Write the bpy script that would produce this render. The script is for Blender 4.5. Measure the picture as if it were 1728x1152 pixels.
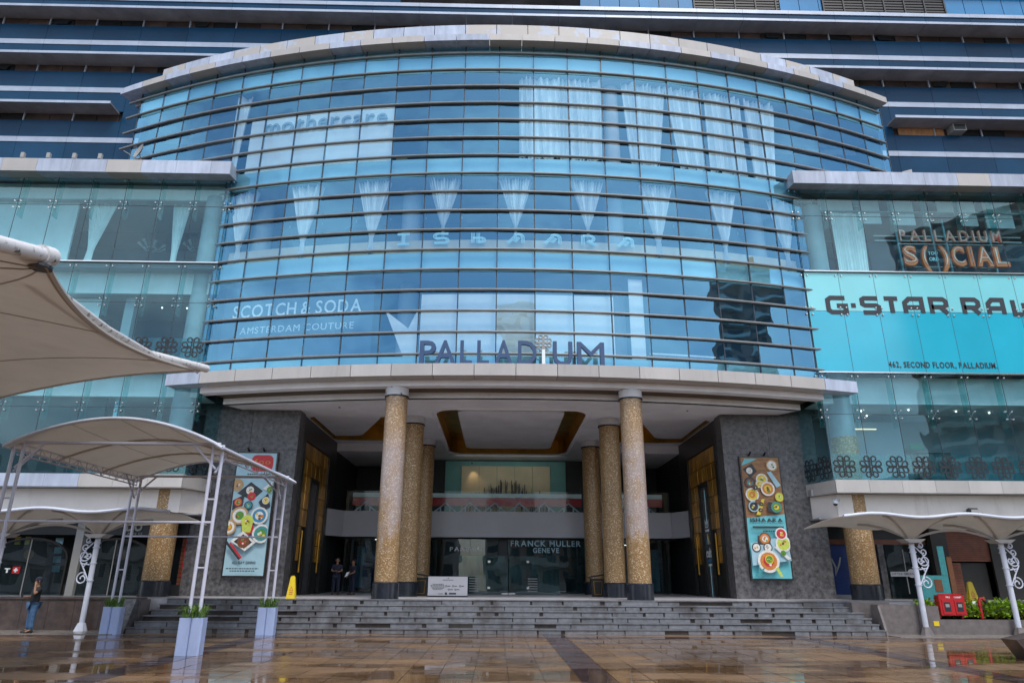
import bpy, bmesh, math, random
from mathutils import Vector, Matrix
rnd = random.Random(7)
R_ = math.radians
sc = bpy.context.scene
for o in list(bpy.data.objects): bpy.data.objects.remove(o)

# ------------------------------------------------------------------ camera, sky, sun, exposure
cam_d = bpy.data.cameras.new('camera'); cam = bpy.data.objects.new('camera', cam_d)
sc.collection.objects.link(cam); sc.camera = cam
cam_d.sensor_width = 36; cam_d.lens = 36 * 1160 / 1728; cam_d.clip_start = .1; cam_d.clip_end = 2000
pitch, yaw, roll = R_(19.0), R_(1.1), R_(.31)
fw = Vector((math.sin(yaw)*math.cos(pitch), math.cos(yaw)*math.cos(pitch), math.sin(pitch)))
rt = Vector((math.cos(yaw), -math.sin(yaw), 0)); up = rt.cross(fw)
rt, up = rt*math.cos(roll)+up*math.sin(roll), up*math.cos(roll)-rt*math.sin(roll)
cam.matrix_world = Matrix(((rt.x, up.x, -fw.x, -.55), (rt.y, up.y, -fw.y, 0), (rt.z, up.z, -fw.z, 1.70), (0, 0, 0, 1)))

SUN_EL, SUN_AZ = 58, 158          # high behind the camera, veiled by cloud
w = bpy.data.worlds.new('World'); sc.world = w; w.use_nodes = True
nt = w.node_tree; nt.nodes.clear()
out = nt.nodes.new('ShaderNodeOutputWorld'); bg = nt.nodes.new('ShaderNodeBackground')
sky = nt.nodes.new('ShaderNodeTexSky'); sky.sky_type = 'NISHITA'; sky.sun_disc = False
sky.sun_elevation = R_(SUN_EL); sky.sun_rotation = R_(SUN_AZ)
sky.air_density = 1.0; sky.dust_density = 1.5; sky.ozone_density = 1.5
tc = nt.nodes.new('ShaderNodeTexCoord')
mp = nt.nodes.new('ShaderNodeMapping'); mp.inputs['Scale'].default_value = (1, 1, 2.2)
nz = nt.nodes.new('ShaderNodeTexNoise'); nz.inputs['Scale'].default_value = 2.6; nz.inputs['Detail'].default_value = 7; nz.inputs['Roughness'].default_value = .58
cr = nt.nodes.new('ShaderNodeValToRGB'); cr.color_ramp.elements[0].position = .44; cr.color_ramp.elements[1].position = .66
cr.color_ramp.elements[0].color = (.08, .08, .08, 1); cr.color_ramp.elements[1].color = (.72, .72, .72, 1)
mx = nt.nodes.new('ShaderNodeMixRGB'); mx.inputs['Color2'].default_value = (10.5, 11.0, 11.6, 1)
nt.links.new(tc.outputs['Generated'], mp.inputs[0]); nt.links.new(mp.outputs[0], nz.inputs['Vector'])
nt.links.new(nz.outputs['Fac'], cr.inputs[0]); nt.links.new(cr.outputs[0], mx.inputs['Fac'])
nt.links.new(sky.outputs[0], mx.inputs['Color1']); nt.links.new(mx.outputs[0], bg.inputs[0])
bg.inputs[1].default_value = .15; nt.links.new(bg.outputs[0], out.inputs[0])

sd = bpy.data.lights.new('sun', 'SUN'); sun = bpy.data.objects.new('sun', sd); sc.collection.objects.link(sun)
sd.energy = 1.5; sd.angle = R_(18); sd.color = (1, .95, .88)
az = R_(SUN_AZ); el = R_(SUN_EL)
to_sun = Vector((math.sin(az)*math.cos(el), math.cos(az)*math.cos(el), math.sin(el)))
sun.rotation_euler = (-to_sun).to_track_quat('-Z', 'Y').to_euler(); sun.location = (0, 20, 60)
vs = sc.view_settings; vs.view_transform = 'Standard'; vs.look = 'None'; vs.gamma = 1; vs.exposure = .56; vs.use_curve_mapping = False
sc.render.engine = 'CYCLES'
cy = sc.cycles; cy.use_denoising = True; cy.max_bounces = 10; cy.transparent_max_bounces = 24; cy.glossy_bounces = 4; cy.diffuse_bounces = 5
cy.caustics_reflective = False; cy.caustics_refractive = False; cy.sample_clamp_indirect = 6

# ------------------------------------------------------------------ materials
MATS = {}
def srgb(r, g, b):
    f = lambda c: ((c/255+.055)/1.055)**2.4 if c > 10 else c/255/12.92
    return (f(r), f(g), f(b))
def M(name, col, rough=.5, metal=0., noise=0., nsc=3., bump=0., bsc=30., rand=0., spec=.5, coat=0., stretch=(1, 1, 1), emit=None, es=1., col2=None, n2=(.45, .6)):
    m = bpy.data.materials.new(name); m.use_nodes = True; t = m.node_tree; b = t.nodes['Principled BSDF']
    b.inputs['Roughness'].default_value = rough; b.inputs['Metallic'].default_value = metal
    b.inputs['Specular IOR Level'].default_value = spec; b.inputs['Coat Weight'].default_value = coat; b.inputs['Coat Roughness'].default_value = .08
    b.inputs['Base Color'].default_value = (*col, 1)
    L = t.links.new; cur = None
    if noise or bump or col2:
        tx = t.nodes.new('ShaderNodeNewGeometry'); ma = t.nodes.new('ShaderNodeMapping'); ma.inputs['Scale'].default_value = stretch
        L(tx.outputs['Position'], ma.inputs[0])
    if noise or col2:
        n = t.nodes.new('ShaderNodeTexNoise'); n.inputs['Scale'].default_value = nsc; n.inputs['Detail'].default_value = 6; n.inputs['Roughness'].default_value = .62
        L(ma.outputs[0], n.inputs['Vector'])
        r = t.nodes.new('ShaderNodeValToRGB'); r.color_ramp.elements[0].position = n2[0]-.13 if not col2 else n2[0]; r.color_ramp.elements[1].position = n2[1]+.13 if not col2 else n2[1]
        if col2: a, c2 = col, col2
        else: a, c2 = [max(0, c*(1-noise)) for c in col], [min(1, c*(1+noise)) for c in col]
        r.color_ramp.elements[0].color = (*a, 1); r.color_ramp.elements[1].color = (*c2, 1)
        L(n.outputs['Fac'], r.inputs[0]); cur = r.outputs[0]
    if rand:
        oi = t.nodes.new('ShaderNodeObjectInfo'); mr = t.nodes.new('ShaderNodeMapRange')
        mr.inputs['To Min'].default_value = 1-rand; mr.inputs['To Max'].default_value = 1+rand
        L(oi.outputs['Random'], mr.inputs[0]); mm = t.nodes.new('ShaderNodeMixRGB'); mm.blend_type = 'MULTIPLY'; mm.inputs['Fac'].default_value = 1
        if cur: L(cur, mm.inputs['Color1'])
        else: mm.inputs['Color1'].default_value = (*col, 1)
        L(mr.outputs[0], mm.inputs['Color2']); cur = mm.outputs[0]
    if cur: L(cur, b.inputs['Base Color'])
    if bump:
        n2_ = t.nodes.new('ShaderNodeTexNoise'); n2_.inputs['Scale'].default_value = bsc; n2_.inputs['Detail'].default_value = 5
        L(ma.outputs[0], n2_.inputs['Vector']); bp = t.nodes.new('ShaderNodeBump'); bp.inputs['Strength'].default_value = bump; bp.inputs['Distance'].default_value = .02
        L(n2_.outputs['Fac'], bp.inputs['Height']); L(bp.outputs[0], b.inputs['Normal'])
    if emit: b.inputs['Emission Color'].default_value = (*emit, 1); b.inputs['Emission Strength'].default_value = es
    MATS[name] = m; return m
def GL(name, tint, refl, wave=.012, dirt=.05, dirtcol=(.35, .42, .45), gcol=(1, 1, 1), wsc=.55):
    m = bpy.data.materials.new(name); m.use_nodes = True; t = m.node_tree; t.nodes.clear(); N = t.nodes.new; L = t.links.new
    o = N('ShaderNodeOutputMaterial'); tr = N('ShaderNodeBsdfTransparent'); gl = N('ShaderNodeBsdfGlossy'); df = N('ShaderNodeBsdfDiffuse')
    tr.inputs[0].default_value = (*tint, 1); gl.inputs[0].default_value = (*gcol, 1); gl.inputs['Roughness'].default_value = .0; df.inputs[0].default_value = (*dirtcol, 1)
    lw = N('ShaderNodeLayerWeight'); lw.inputs[0].default_value = .5
    p = N('ShaderNodeMath'); p.operation = 'POWER'; p.inputs[1].default_value = 4.0; L(lw.outputs['Facing'], p.inputs[0])
    a = N('ShaderNodeMath'); a.operation = 'MULTIPLY_ADD'; a.inputs[1].default_value = 1-refl; a.inputs[2].default_value = refl; L(p.outputs[0], a.inputs[0])
    tx = N('ShaderNodeTexCoord'); oi = N('ShaderNodeObjectInfo')
    vm = N('ShaderNodeVectorMath'); vm.operation = 'ADD'; sc_ = N('ShaderNodeMath'); sc_.operation = 'MULTIPLY'; sc_.inputs[1].default_value = 57
    L(oi.outputs['Random'], sc_.inputs[0]); L(tx.outputs['Object'], vm.inputs[0]); L(sc_.outputs[0], vm.inputs[1])
    n = N('ShaderNodeTexNoise'); n.inputs['Scale'].default_value = wsc; n.inputs['Detail'].default_value = 1.5; L(vm.outputs[0], n.inputs['Vector'])
    bp = N('ShaderNodeBump'); bp.inputs['Strength'].default_value = 1; bp.inputs['Distance'].default_value = wave; L(n.outputs['Fac'], bp.inputs['Height']); L(bp.outputs[0], gl.inputs['Normal'])
    n2 = N('ShaderNodeTexNoise'); n2.inputs['Scale'].default_value = 2.2; n2.inputs['Detail'].default_value = 6
    mp2 = N('ShaderNodeMapping'); mp2.inputs['Scale'].default_value = (3, 3, .5); L(vm.outputs[0], mp2.inputs[0]); L(mp2.outputs[0], n2.inputs['Vector'])
    mr = N('ShaderNodeMapRange'); mr.inputs['From Min'].default_value = .4; mr.inputs['From Max'].default_value = .75; mr.inputs['To Min'].default_value = dirt*.35; mr.inputs['To Max'].default_value = dirt*1.8; L(n2.outputs['Fac'], mr.inputs[0])
    m1 = N('ShaderNodeMixShader'); L(a.outputs[0], m1.inputs[0]); L(tr.outputs[0], m1.inputs[1]); L(gl.outputs[0], m1.inputs[2])
    m2 = N('ShaderNodeMixShader'); L(mr.outputs[0], m2.inputs[0]); L(m1.outputs[0], m2.inputs[1]); L(df.outputs[0], m2.inputs[2]); L(m2.outputs[0], o.inputs[0])
    MATS[name] = m; return m

GL('drum_glass', (.83, .95, .985), .27, gcol=(.27, .66, .96), dirt=.010, dirtcol=(.15, .36, .55), wave=.017)
GL('wing_glass', (.80, .950, .975), .045, dirt=.008, dirtcol=(.2, .45, .5), gcol=(.75, .95, 1))
GL('fin_glass', (.66, .90, .89), .06, dirt=.14, dirtcol=(.22, .55, .55))
GL('shop_glass', (.55, .66, .68), .05, dirt=.02)
GL('door_glass', (.30, .52, .52), .07, dirt=.22, dirtcol=(.10, .20, .21))
GL('film_glass', (.68, .86, .87), .02, dirt=.10, dirtcol=(.10, .32, .36))
GL('rail_glass', (.88, .95, .95), .012, dirt=.003)
M('fin_metal', (.19, .20, .205), .5, .1, noise=.2, nsc=1.5)
M('mullion', (.025, .035, .05), .4)
M('panel_beige', (.42, .40, .385), .45, noise=.10, nsc=.8, rand=.10, stretch=(1, 1, .4))
M('panel_film', (.40, .45, .56), .35, noise=.22, nsc=1.4, rand=.12, stretch=(2, 2, .4))
M('panel_worn', (.44, .41, .385), .5, col2=(.42, .47, .56), nsc=1.6, n2=(.53, .57), rand=.06)
M('white_paint', (.60, .60, .61), .55, noise=.08, nsc=1.2, bump=.05)
M('soffit_white', (.82, .83, .88), .6, noise=.10, nsc=.7, bump=.04)
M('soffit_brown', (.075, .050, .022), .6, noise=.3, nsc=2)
M('gold_leaf', (.42, .23, .035), .35, .75, noise=.35, nsc=1.2)
M('spandrel', (.26, .55, .64), .5, noise=.08, nsc=.5, rand=.08)
M('room_wall', (.025, .065, .13), .8, noise=.15, nsc=.6)
M('room_dark', (.035, .06, .09), .8, noise=.3, nsc=.5)
M('room_floor', (.14, .17, .2), .7)
M('room_ceiling', (.30, .36, .40), .7)
M('room_column', (.34, .40, .44), .7, noise=.15, nsc=1.5)
M('room_white', (.72, .76, .77), .7, noise=.08, nsc=1)
M('board_white', (.86, .90, .91), .6, noise=.06, nsc=1.5)
M('curtain', (.86, .88, .88), .8, noise=.08, nsc=2)
M('curtain_pink', (.55, .48, .46), .8)
M('navy_glass', (.009, .048, .105), .25, spec=.12, noise=.18, nsc=.35, bump=.01, bsc=2, rand=.15)
M('alu_white', (.36, .41, .50), .35, .2, noise=.14, nsc=1)
M('alu_soffit', (.32, .32, .34), .5, .2, noise=.25, nsc=.9)
M('win_brown', (.055, .038, .034), .3, noise=.5, nsc=1.2, rand=.4)
M('win_dark', (.012, .014, .016), .25)
M('plywood', (.35, .17, .07), .7, noise=.4, nsc=3)
M('blue_panel', (.025, .19, .40), .15, noise=.1, nsc=.6, rand=.15)
M('louver', (.014, .015, .017), .5)
M('stone_dark', (.034, .032, .034), .40, col2=(.155, .15, .155), nsc=7, n2=(.34, .72), bump=.10, bsc=22, rand=.12)
M('mosaic_gold', (.17, .085, .025), .35, .1, col2=(.62, .42, .22), nsc=24, n2=(.44, .62), bump=.3, bsc=45)
M('mosaic_weathered', (.17, .085, .025), .35, .1, col2=(.62, .42, .22), nsc=24, n2=(.44, .62), bump=.3, bsc=45)
M('base_black', (.016, .02, .03), .25, noise=.4, nsc=3)
M('cap_paint', (.56, .56, .58), .55, noise=.1, nsc=3)
M('cap_worn', (.56, .56, .58), .55, col2=(.04, .045, .045), nsc=5, n2=(.60, .64))
M('portal_black', (.022, .02, .018), .35, noise=.3, nsc=2)
M('gold_panel', (.62, .31, .05), .28, .6, noise=.5, nsc=2.5, rand=.42, stretch=(1, 3, .5))
M('balcony_white', (.44, .44, .47), .6, noise=.05, nsc=1)
M('shop_dark', (.014, .017, .02), .5, noise=.4, nsc=1)
M('teal_wall', (.12, .32, .31), .5, noise=.15, nsc=1)
M('shop_teal', (.03, .09, .09), .5, noise=.3, nsc=1)
M('cream_wall', (.70, .66, .63), .6, noise=.07, nsc=.8)
M('display_cream', (.55, .47, .32), .6, noise=.12, nsc=.8)
M('granite', (.165, .17, .185), .36, noise=.28, nsc=7, bump=.08, bsc=50, rand=.14)
M('granite_wet', (.055, .045, .04), .12, noise=.3, nsc=5, rand=.3)
M('plinth_brown', (.075, .055, .05), .35, noise=.4, nsc=4, rand=.15, bump=.05)
M('landing_stone', (.48, .47, .49), .35, noise=.2, nsc=3)
M('slab_grey', (.15, .13, .125), .5, noise=.25, nsc=5)
M('pave_light', (.22, .20, .18), .25, noise=.25, nsc=3)
M('white_steel', (.60, .64, .74), .35, noise=.08, nsc=2)
M('post_lilac', (.56, .58, .70), .38, noise=.08, nsc=2)
M('lilac_steel', (.36, .45, .70), .38, noise=.08, nsc=2)
M('rust_white', (.62, .62, .63), .5, col2=(.10, .085, .07), nsc=7, n2=(.56, .66), stretch=(1, 1, 1))
M('membrane', (.66, .62, .57), .75, noise=.08, nsc=.9, bump=.03)
translucent = ['membrane', 'membrane_white']
M('membrane_white', (.62, .60, .56), .75, noise=.10, nsc=.8)
M('seam', (.40, .37, .34), .8)
for n_ in translucent:   # woven roof fabric lets daylight through
    t_ = MATS[n_].node_tree; b_ = t_.nodes['Principled BSDF']; o_ = t_.nodes['Material Output']; tl_ = t_.nodes.new('ShaderNodeBsdfTranslucent'); tl_.inputs[0].default_value = (.66, .63, .59, 1)
    ms_ = t_.nodes.new('ShaderNodeMixShader'); ms_.inputs[0].default_value = .38; t_.links.new(b_.outputs[0], ms_.inputs[1]); t_.links.new(tl_.outputs[0], ms_.inputs[2]); t_.links.new(ms_.outputs[0], o_.inputs[0])
M('letter_blue', (.030, .070, .165), .4, noise=.15, nsc=2)
M('steel_mirror', (.62, .62, .6), .18, .9)
M('print_white', (.80, .86, .88), .6)
M('print_black', (.02, .022, .03), .5)
M('cyan_light', (.22, .66, .72), .12, noise=.05, nsc=.5, rand=.04, coat=.3)
M('cyan_deep', (.02, .42, .58), .10, noise=.08, nsc=.4, rand=.05, coat=.3)
M('neon_orange', (.75, .18, .05), .4, emit=(1, .20, .04), es=.05)
M('neon_pink', (.80, .38, .28), .4, emit=(1, .32, .18), es=.04)
M('neon_core', (.85, .70, .64), .4, emit=(1, .7, .6), es=.04)
M('neon_cyan', (.50, .80, .88), .4, emit=(.35, .9, 1), es=.05)
M('motif_black', (.018, .02, .024), .5)
M('poster_blue', (.35, .55, .63), .5, noise=.08, nsc=3)
M('poster_teal', (.14, .52, .58), .45, noise=.1, nsc=3)
M('poster_wood', (.30, .15, .06), .5, noise=.35, nsc=4, stretch=(1, 1, 3))
for n_, c_ in dict(p_red=(.55, .03, .04), p_white=(.75, .74, .70), p_dark=(.03, .035, .04), p_green=(.10, .28, .04), p_yellow=(.72, .55, .05), p_orange=(.62, .22, .04), p_bluebowl=(.05, .25, .42), p_tan=(.48, .30, .14), p_brown=(.18, .07, .03), p_lime=(.55, .65, .10), p_teal=(.05, .28, .30)).items(): M(n_, c_, .5, noise=.2, nsc=14)
M('yellow_plastic', (.75, .55, .02), .4, noise=.06)
M('red_paint', (.50, .012, .018), .3, noise=.1, nsc=3, coat=.3)
M('grass', (.10, .20, .03), .6, noise=.4, nsc=9)
M('leaf', (.26, .44, .02), .45, noise=.45, nsc=2.5)
M('skin', (.26, .135, .08), .55)
M('cloth_black', (.010, .010, .012), .8)
M('cloth_navy', (.012, .016, .035), .8)
M('denim', (.05, .12, .24), .8, noise=.4, nsc=12)
M('hair', (.012, .010, .009), .6)
M('dish_grey', (.30, .30, .29), .5)
M('black_plastic', (.018, .018, .02), .4)
M('wood_slat', (.16, .05, .025), .5, noise=.3, nsc=3)
M('shop_blue', (.02, .045, .16), .4, noise=.2, nsc=1)
M('cardboard', (.38, .25, .14), .8)
M('exit_green', (.02, .25, .12), .5, emit=(.03, .5, .25), es=.04)
M('lamp_warm', (.9, .8, .6), .4, emit=(1, .70, .38), es=1.0)
M('cove_glow', (.9, .7, .4), .4, emit=(1, .72, .42), es=.10)
M('downlight', (.9, .9, .85), .4, emit=(1, .93, .8), es=3.5)
M('city_grey', (.55, .57, .56), .8, noise=.15, nsc=.1)
M('city_pink', (.50, .33, .28), .8, noise=.15, nsc=.1)
M('city_green', (.80, .84, .80), .8, noise=.15, nsc=.1)
M('city_window', (.06, .08, .09), .2)
M('wet_floor', (.07, .045, .03), .10, noise=.3, nsc=2)
def bloom(name, colr, sc_, lo, hi, top=.58, st=(1, 1, .45), band=None):   # pale lime bloom in soft patches over a material's own colour
    t = MATS[name].node_tree; b = t.nodes['Principled BSDF']; src = b.inputs['Base Color'].links[0].from_socket; N = t.nodes.new
    g = N('ShaderNodeNewGeometry'); n = N('ShaderNodeTexNoise'); n.inputs['Scale'].default_value = sc_; n.inputs['Detail'].default_value = 8; n.inputs['Roughness'].default_value = .7
    mp_ = N('ShaderNodeMapping'); mp_.inputs['Scale'].default_value = st; t.links.new(g.outputs['Position'], mp_.inputs[0]); t.links.new(mp_.outputs[0], n.inputs['Vector'])
    r = N('ShaderNodeMapRange'); r.inputs['From Min'].default_value = lo; r.inputs['From Max'].default_value = hi; r.inputs['To Max'].default_value = top; t.links.new(n.outputs['Fac'], r.inputs[0])
    if band:   # the stain lies between two heights, its edges broken up by the noise
        sx = N('ShaderNodeSeparateXYZ'); t.links.new(g.outputs['Position'], sx.inputs[0]); a1 = N('ShaderNodeMath'); a1.operation = 'MULTIPLY_ADD'; a1.inputs[1].default_value = 5; t.links.new(n.outputs['Fac'], a1.inputs[0]); t.links.new(sx.outputs[2], a1.inputs[2])
        ca = N('ShaderNodeValToRGB'); ce = ca.color_ramp.elements; m0 = N('ShaderNodeMapRange'); m0.inputs['From Max'].default_value = 12; t.links.new(a1.outputs[0], m0.inputs[0]); t.links.new(m0.outputs[0], ca.inputs[0])
        ce[0].position = (band[0]+2.3)/12; ce[0].color = (0, 0, 0, 1); ce[1].position = (band[0]+2.9)/12; ce[1].color = (1, 1, 1, 1); q1 = ce.new((band[1]+2.2)/12); q1.color = (1, 1, 1, 1); q2 = ce.new((band[1]+2.9)/12); q2.color = (.25, .25, .25, 1)
        m4 = N('ShaderNodeMath'); m4.operation = 'MULTIPLY'; t.links.new(r.outputs[0], m4.inputs[0]); t.links.new(ca.outputs[0], m4.inputs[1]); r = m4
    x = N('ShaderNodeMixRGB'); x.inputs['Color2'].default_value = (*colr, 1); t.links.new(r.outputs[0], x.inputs['Fac']); t.links.new(src, x.inputs['Color1']); t.links.new(x.outputs[0], b.inputs['Base Color'])
def mosaic(name):   # broken-tile mosaic: every chip its own tone, dark grout between
    t = MATS[name].node_tree; b = t.nodes['Principled BSDF']; N = t.nodes.new; L = t.links.new
    g = N('ShaderNodeNewGeometry'); v = N('ShaderNodeTexVoronoi'); v.inputs['Scale'].default_value = 38; L(g.outputs['Position'], v.inputs['Vector'])
    e = N('ShaderNodeTexVoronoi'); e.feature = 'DISTANCE_TO_EDGE'; e.inputs['Scale'].default_value = 38; L(g.outputs['Position'], e.inputs['Vector'])
    sp = N('ShaderNodeSeparateColor'); L(v.outputs['Color'], sp.inputs[0]); r = N('ShaderNodeValToRGB'); el_ = r.color_ramp.elements
    el_[0].position = 0; el_[0].color = (.24, .135, .05, 1); el_[1].position = 1; el_[1].color = (.74, .64, .48, 1)
    for p_, c_ in ((.4, (.30, .175, .07, 1)), (.72, (.37, .225, .095, 1)), (.88, (.47, .33, .17, 1))): q = el_.new(p_); q.color = c_
    L(sp.outputs[0], r.inputs[0]); mr = N('ShaderNodeMapRange'); mr.inputs['From Max'].default_value = .05; mr.inputs['To Min'].default_value = .6; L(e.outputs['Distance'], mr.inputs[0])
    mm = N('ShaderNodeMixRGB'); mm.blend_type = 'MULTIPLY'; mm.inputs['Fac'].default_value = 1; L(r.outputs[0], mm.inputs['Color1']); L(mr.outputs[0], mm.inputs['Color2']); L(mm.outputs[0], b.inputs['Base Color'])
    bp = N('ShaderNodeBump'); bp.inputs['Strength'].default_value = .35; bp.inputs['Distance'].default_value = .01; L(mr.outputs[0], bp.inputs['Height']); L(bp.outputs[0], b.inputs['Normal'])
mosaic('mosaic_gold'); mosaic('mosaic_weathered')
bloom('mosaic_weathered', (.44, .44, .53), .9, .36, .56, .42, (1, 1, .6), (2.9, 6.7))
bloom('mosaic_gold', (.12, .09, .06), .6, .52, .75, .4)
bloom('membrane', (.34, .28, .22), .8, .50, .80, .5, (1, 1, 1)); bloom('membrane_white', (.36, .32, .27), 1.1, .50, .78, .5, (1, 1, 1))
bloom('lilac_steel', (.22, .20, .18), 1.6, .58, .80, .45, (1, 1, .3)); bloom('white_steel', (.30, .27, .23), 1.8, .56, .80, .5, (1, 1, .3))
bloom('panel_beige', (.22, .19, .165), 1.5, .56, .80, .45, (2.5, 2.5, .25)); bloom('cream_wall', (.30, .25, .21), 1.0, .55, .78, .45, (2, 2, .25))
bloom('stone_dark', (.17, .165, .17), 1.3, .58, .74, .5, (2.2, 2.2, .3)); bloom('soffit_white', (.42, .38, .34), .6, .55, .80, .4, (1, 1, 1))
bloom('granite', (.06, .05, .046), .9, .52, .66, .75, (1, .3, .5))
# wet plaza stone: brown tiles, pools of rain water make it mirror-smooth in places
def wet(name, c1, c2, rand):
    m = M(name, c1, .2, col2=c2, nsc=1.6, n2=(.36, .68), rand=rand, stretch=(.8, 4.0, 1), spec=.45)
    t = m.node_tree; b = t.nodes['Principled BSDF']; N = t.nodes.new
    g = N('ShaderNodeNewGeometry'); n = N('ShaderNodeTexNoise'); n.inputs['Scale'].default_value = .55; n.inputs['Detail'].default_value = 5
    mp3 = N('ShaderNodeMapping'); mp3.inputs['Scale'].default_value = (.6, 1.5, 1); t.links.new(g.outputs['Position'], mp3.inputs[0]); t.links.new(mp3.outputs[0], n.inputs['Vector'])
    r = N('ShaderNodeMapRange'); r.inputs['From Min'].default_value = .46; r.inputs['From Max'].default_value = .57; r.inputs['To Min'].default_value = .015; r.inputs['To Max'].default_value = .28
    t.links.new(n.outputs['Fac'], r.inputs[0]); t.links.new(r.outputs[0], b.inputs['Roughness'])
    src = b.inputs['Base Color'].links[0].from_socket; mr2 = N('ShaderNodeMapRange'); mr2.inputs['From Min'].default_value = .48; mr2.inputs['From Max'].default_value = .66; mr2.inputs['To Max'].default_value = .55; t.links.new(n.outputs['Fac'], mr2.inputs[0])
    xm = N('ShaderNodeMixRGB'); xm.inputs['Color2'].default_value = (*[min(1, q*1.35+.02) for q in c2], 1); t.links.new(mr2.outputs[0], xm.inputs['Fac']); t.links.new(src, xm.inputs['Color1']); t.links.new(xm.outputs[0], b.inputs['Base Color'])
    nb = N('ShaderNodeTexNoise'); nb.inputs['Scale'].default_value = 3.0; nb.inputs['Detail'].default_value = 3; t.links.new(mp3.outputs[0], nb.inputs['Vector'])
    bp = N('ShaderNodeBump'); bp.inputs['Strength'].default_value = .12; bp.inputs['Distance'].default_value = .01; t.links.new(nb.outputs['Fac'], bp.inputs['Height']); t.links.new(bp.outputs[0], b.inputs['Normal'])
wet('tile_brown', (.105, .056, .026), (.20, .125, .07), .34)
wet('tile_dark', (.045, .028, .028), (.075, .05, .048), .2)

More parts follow.
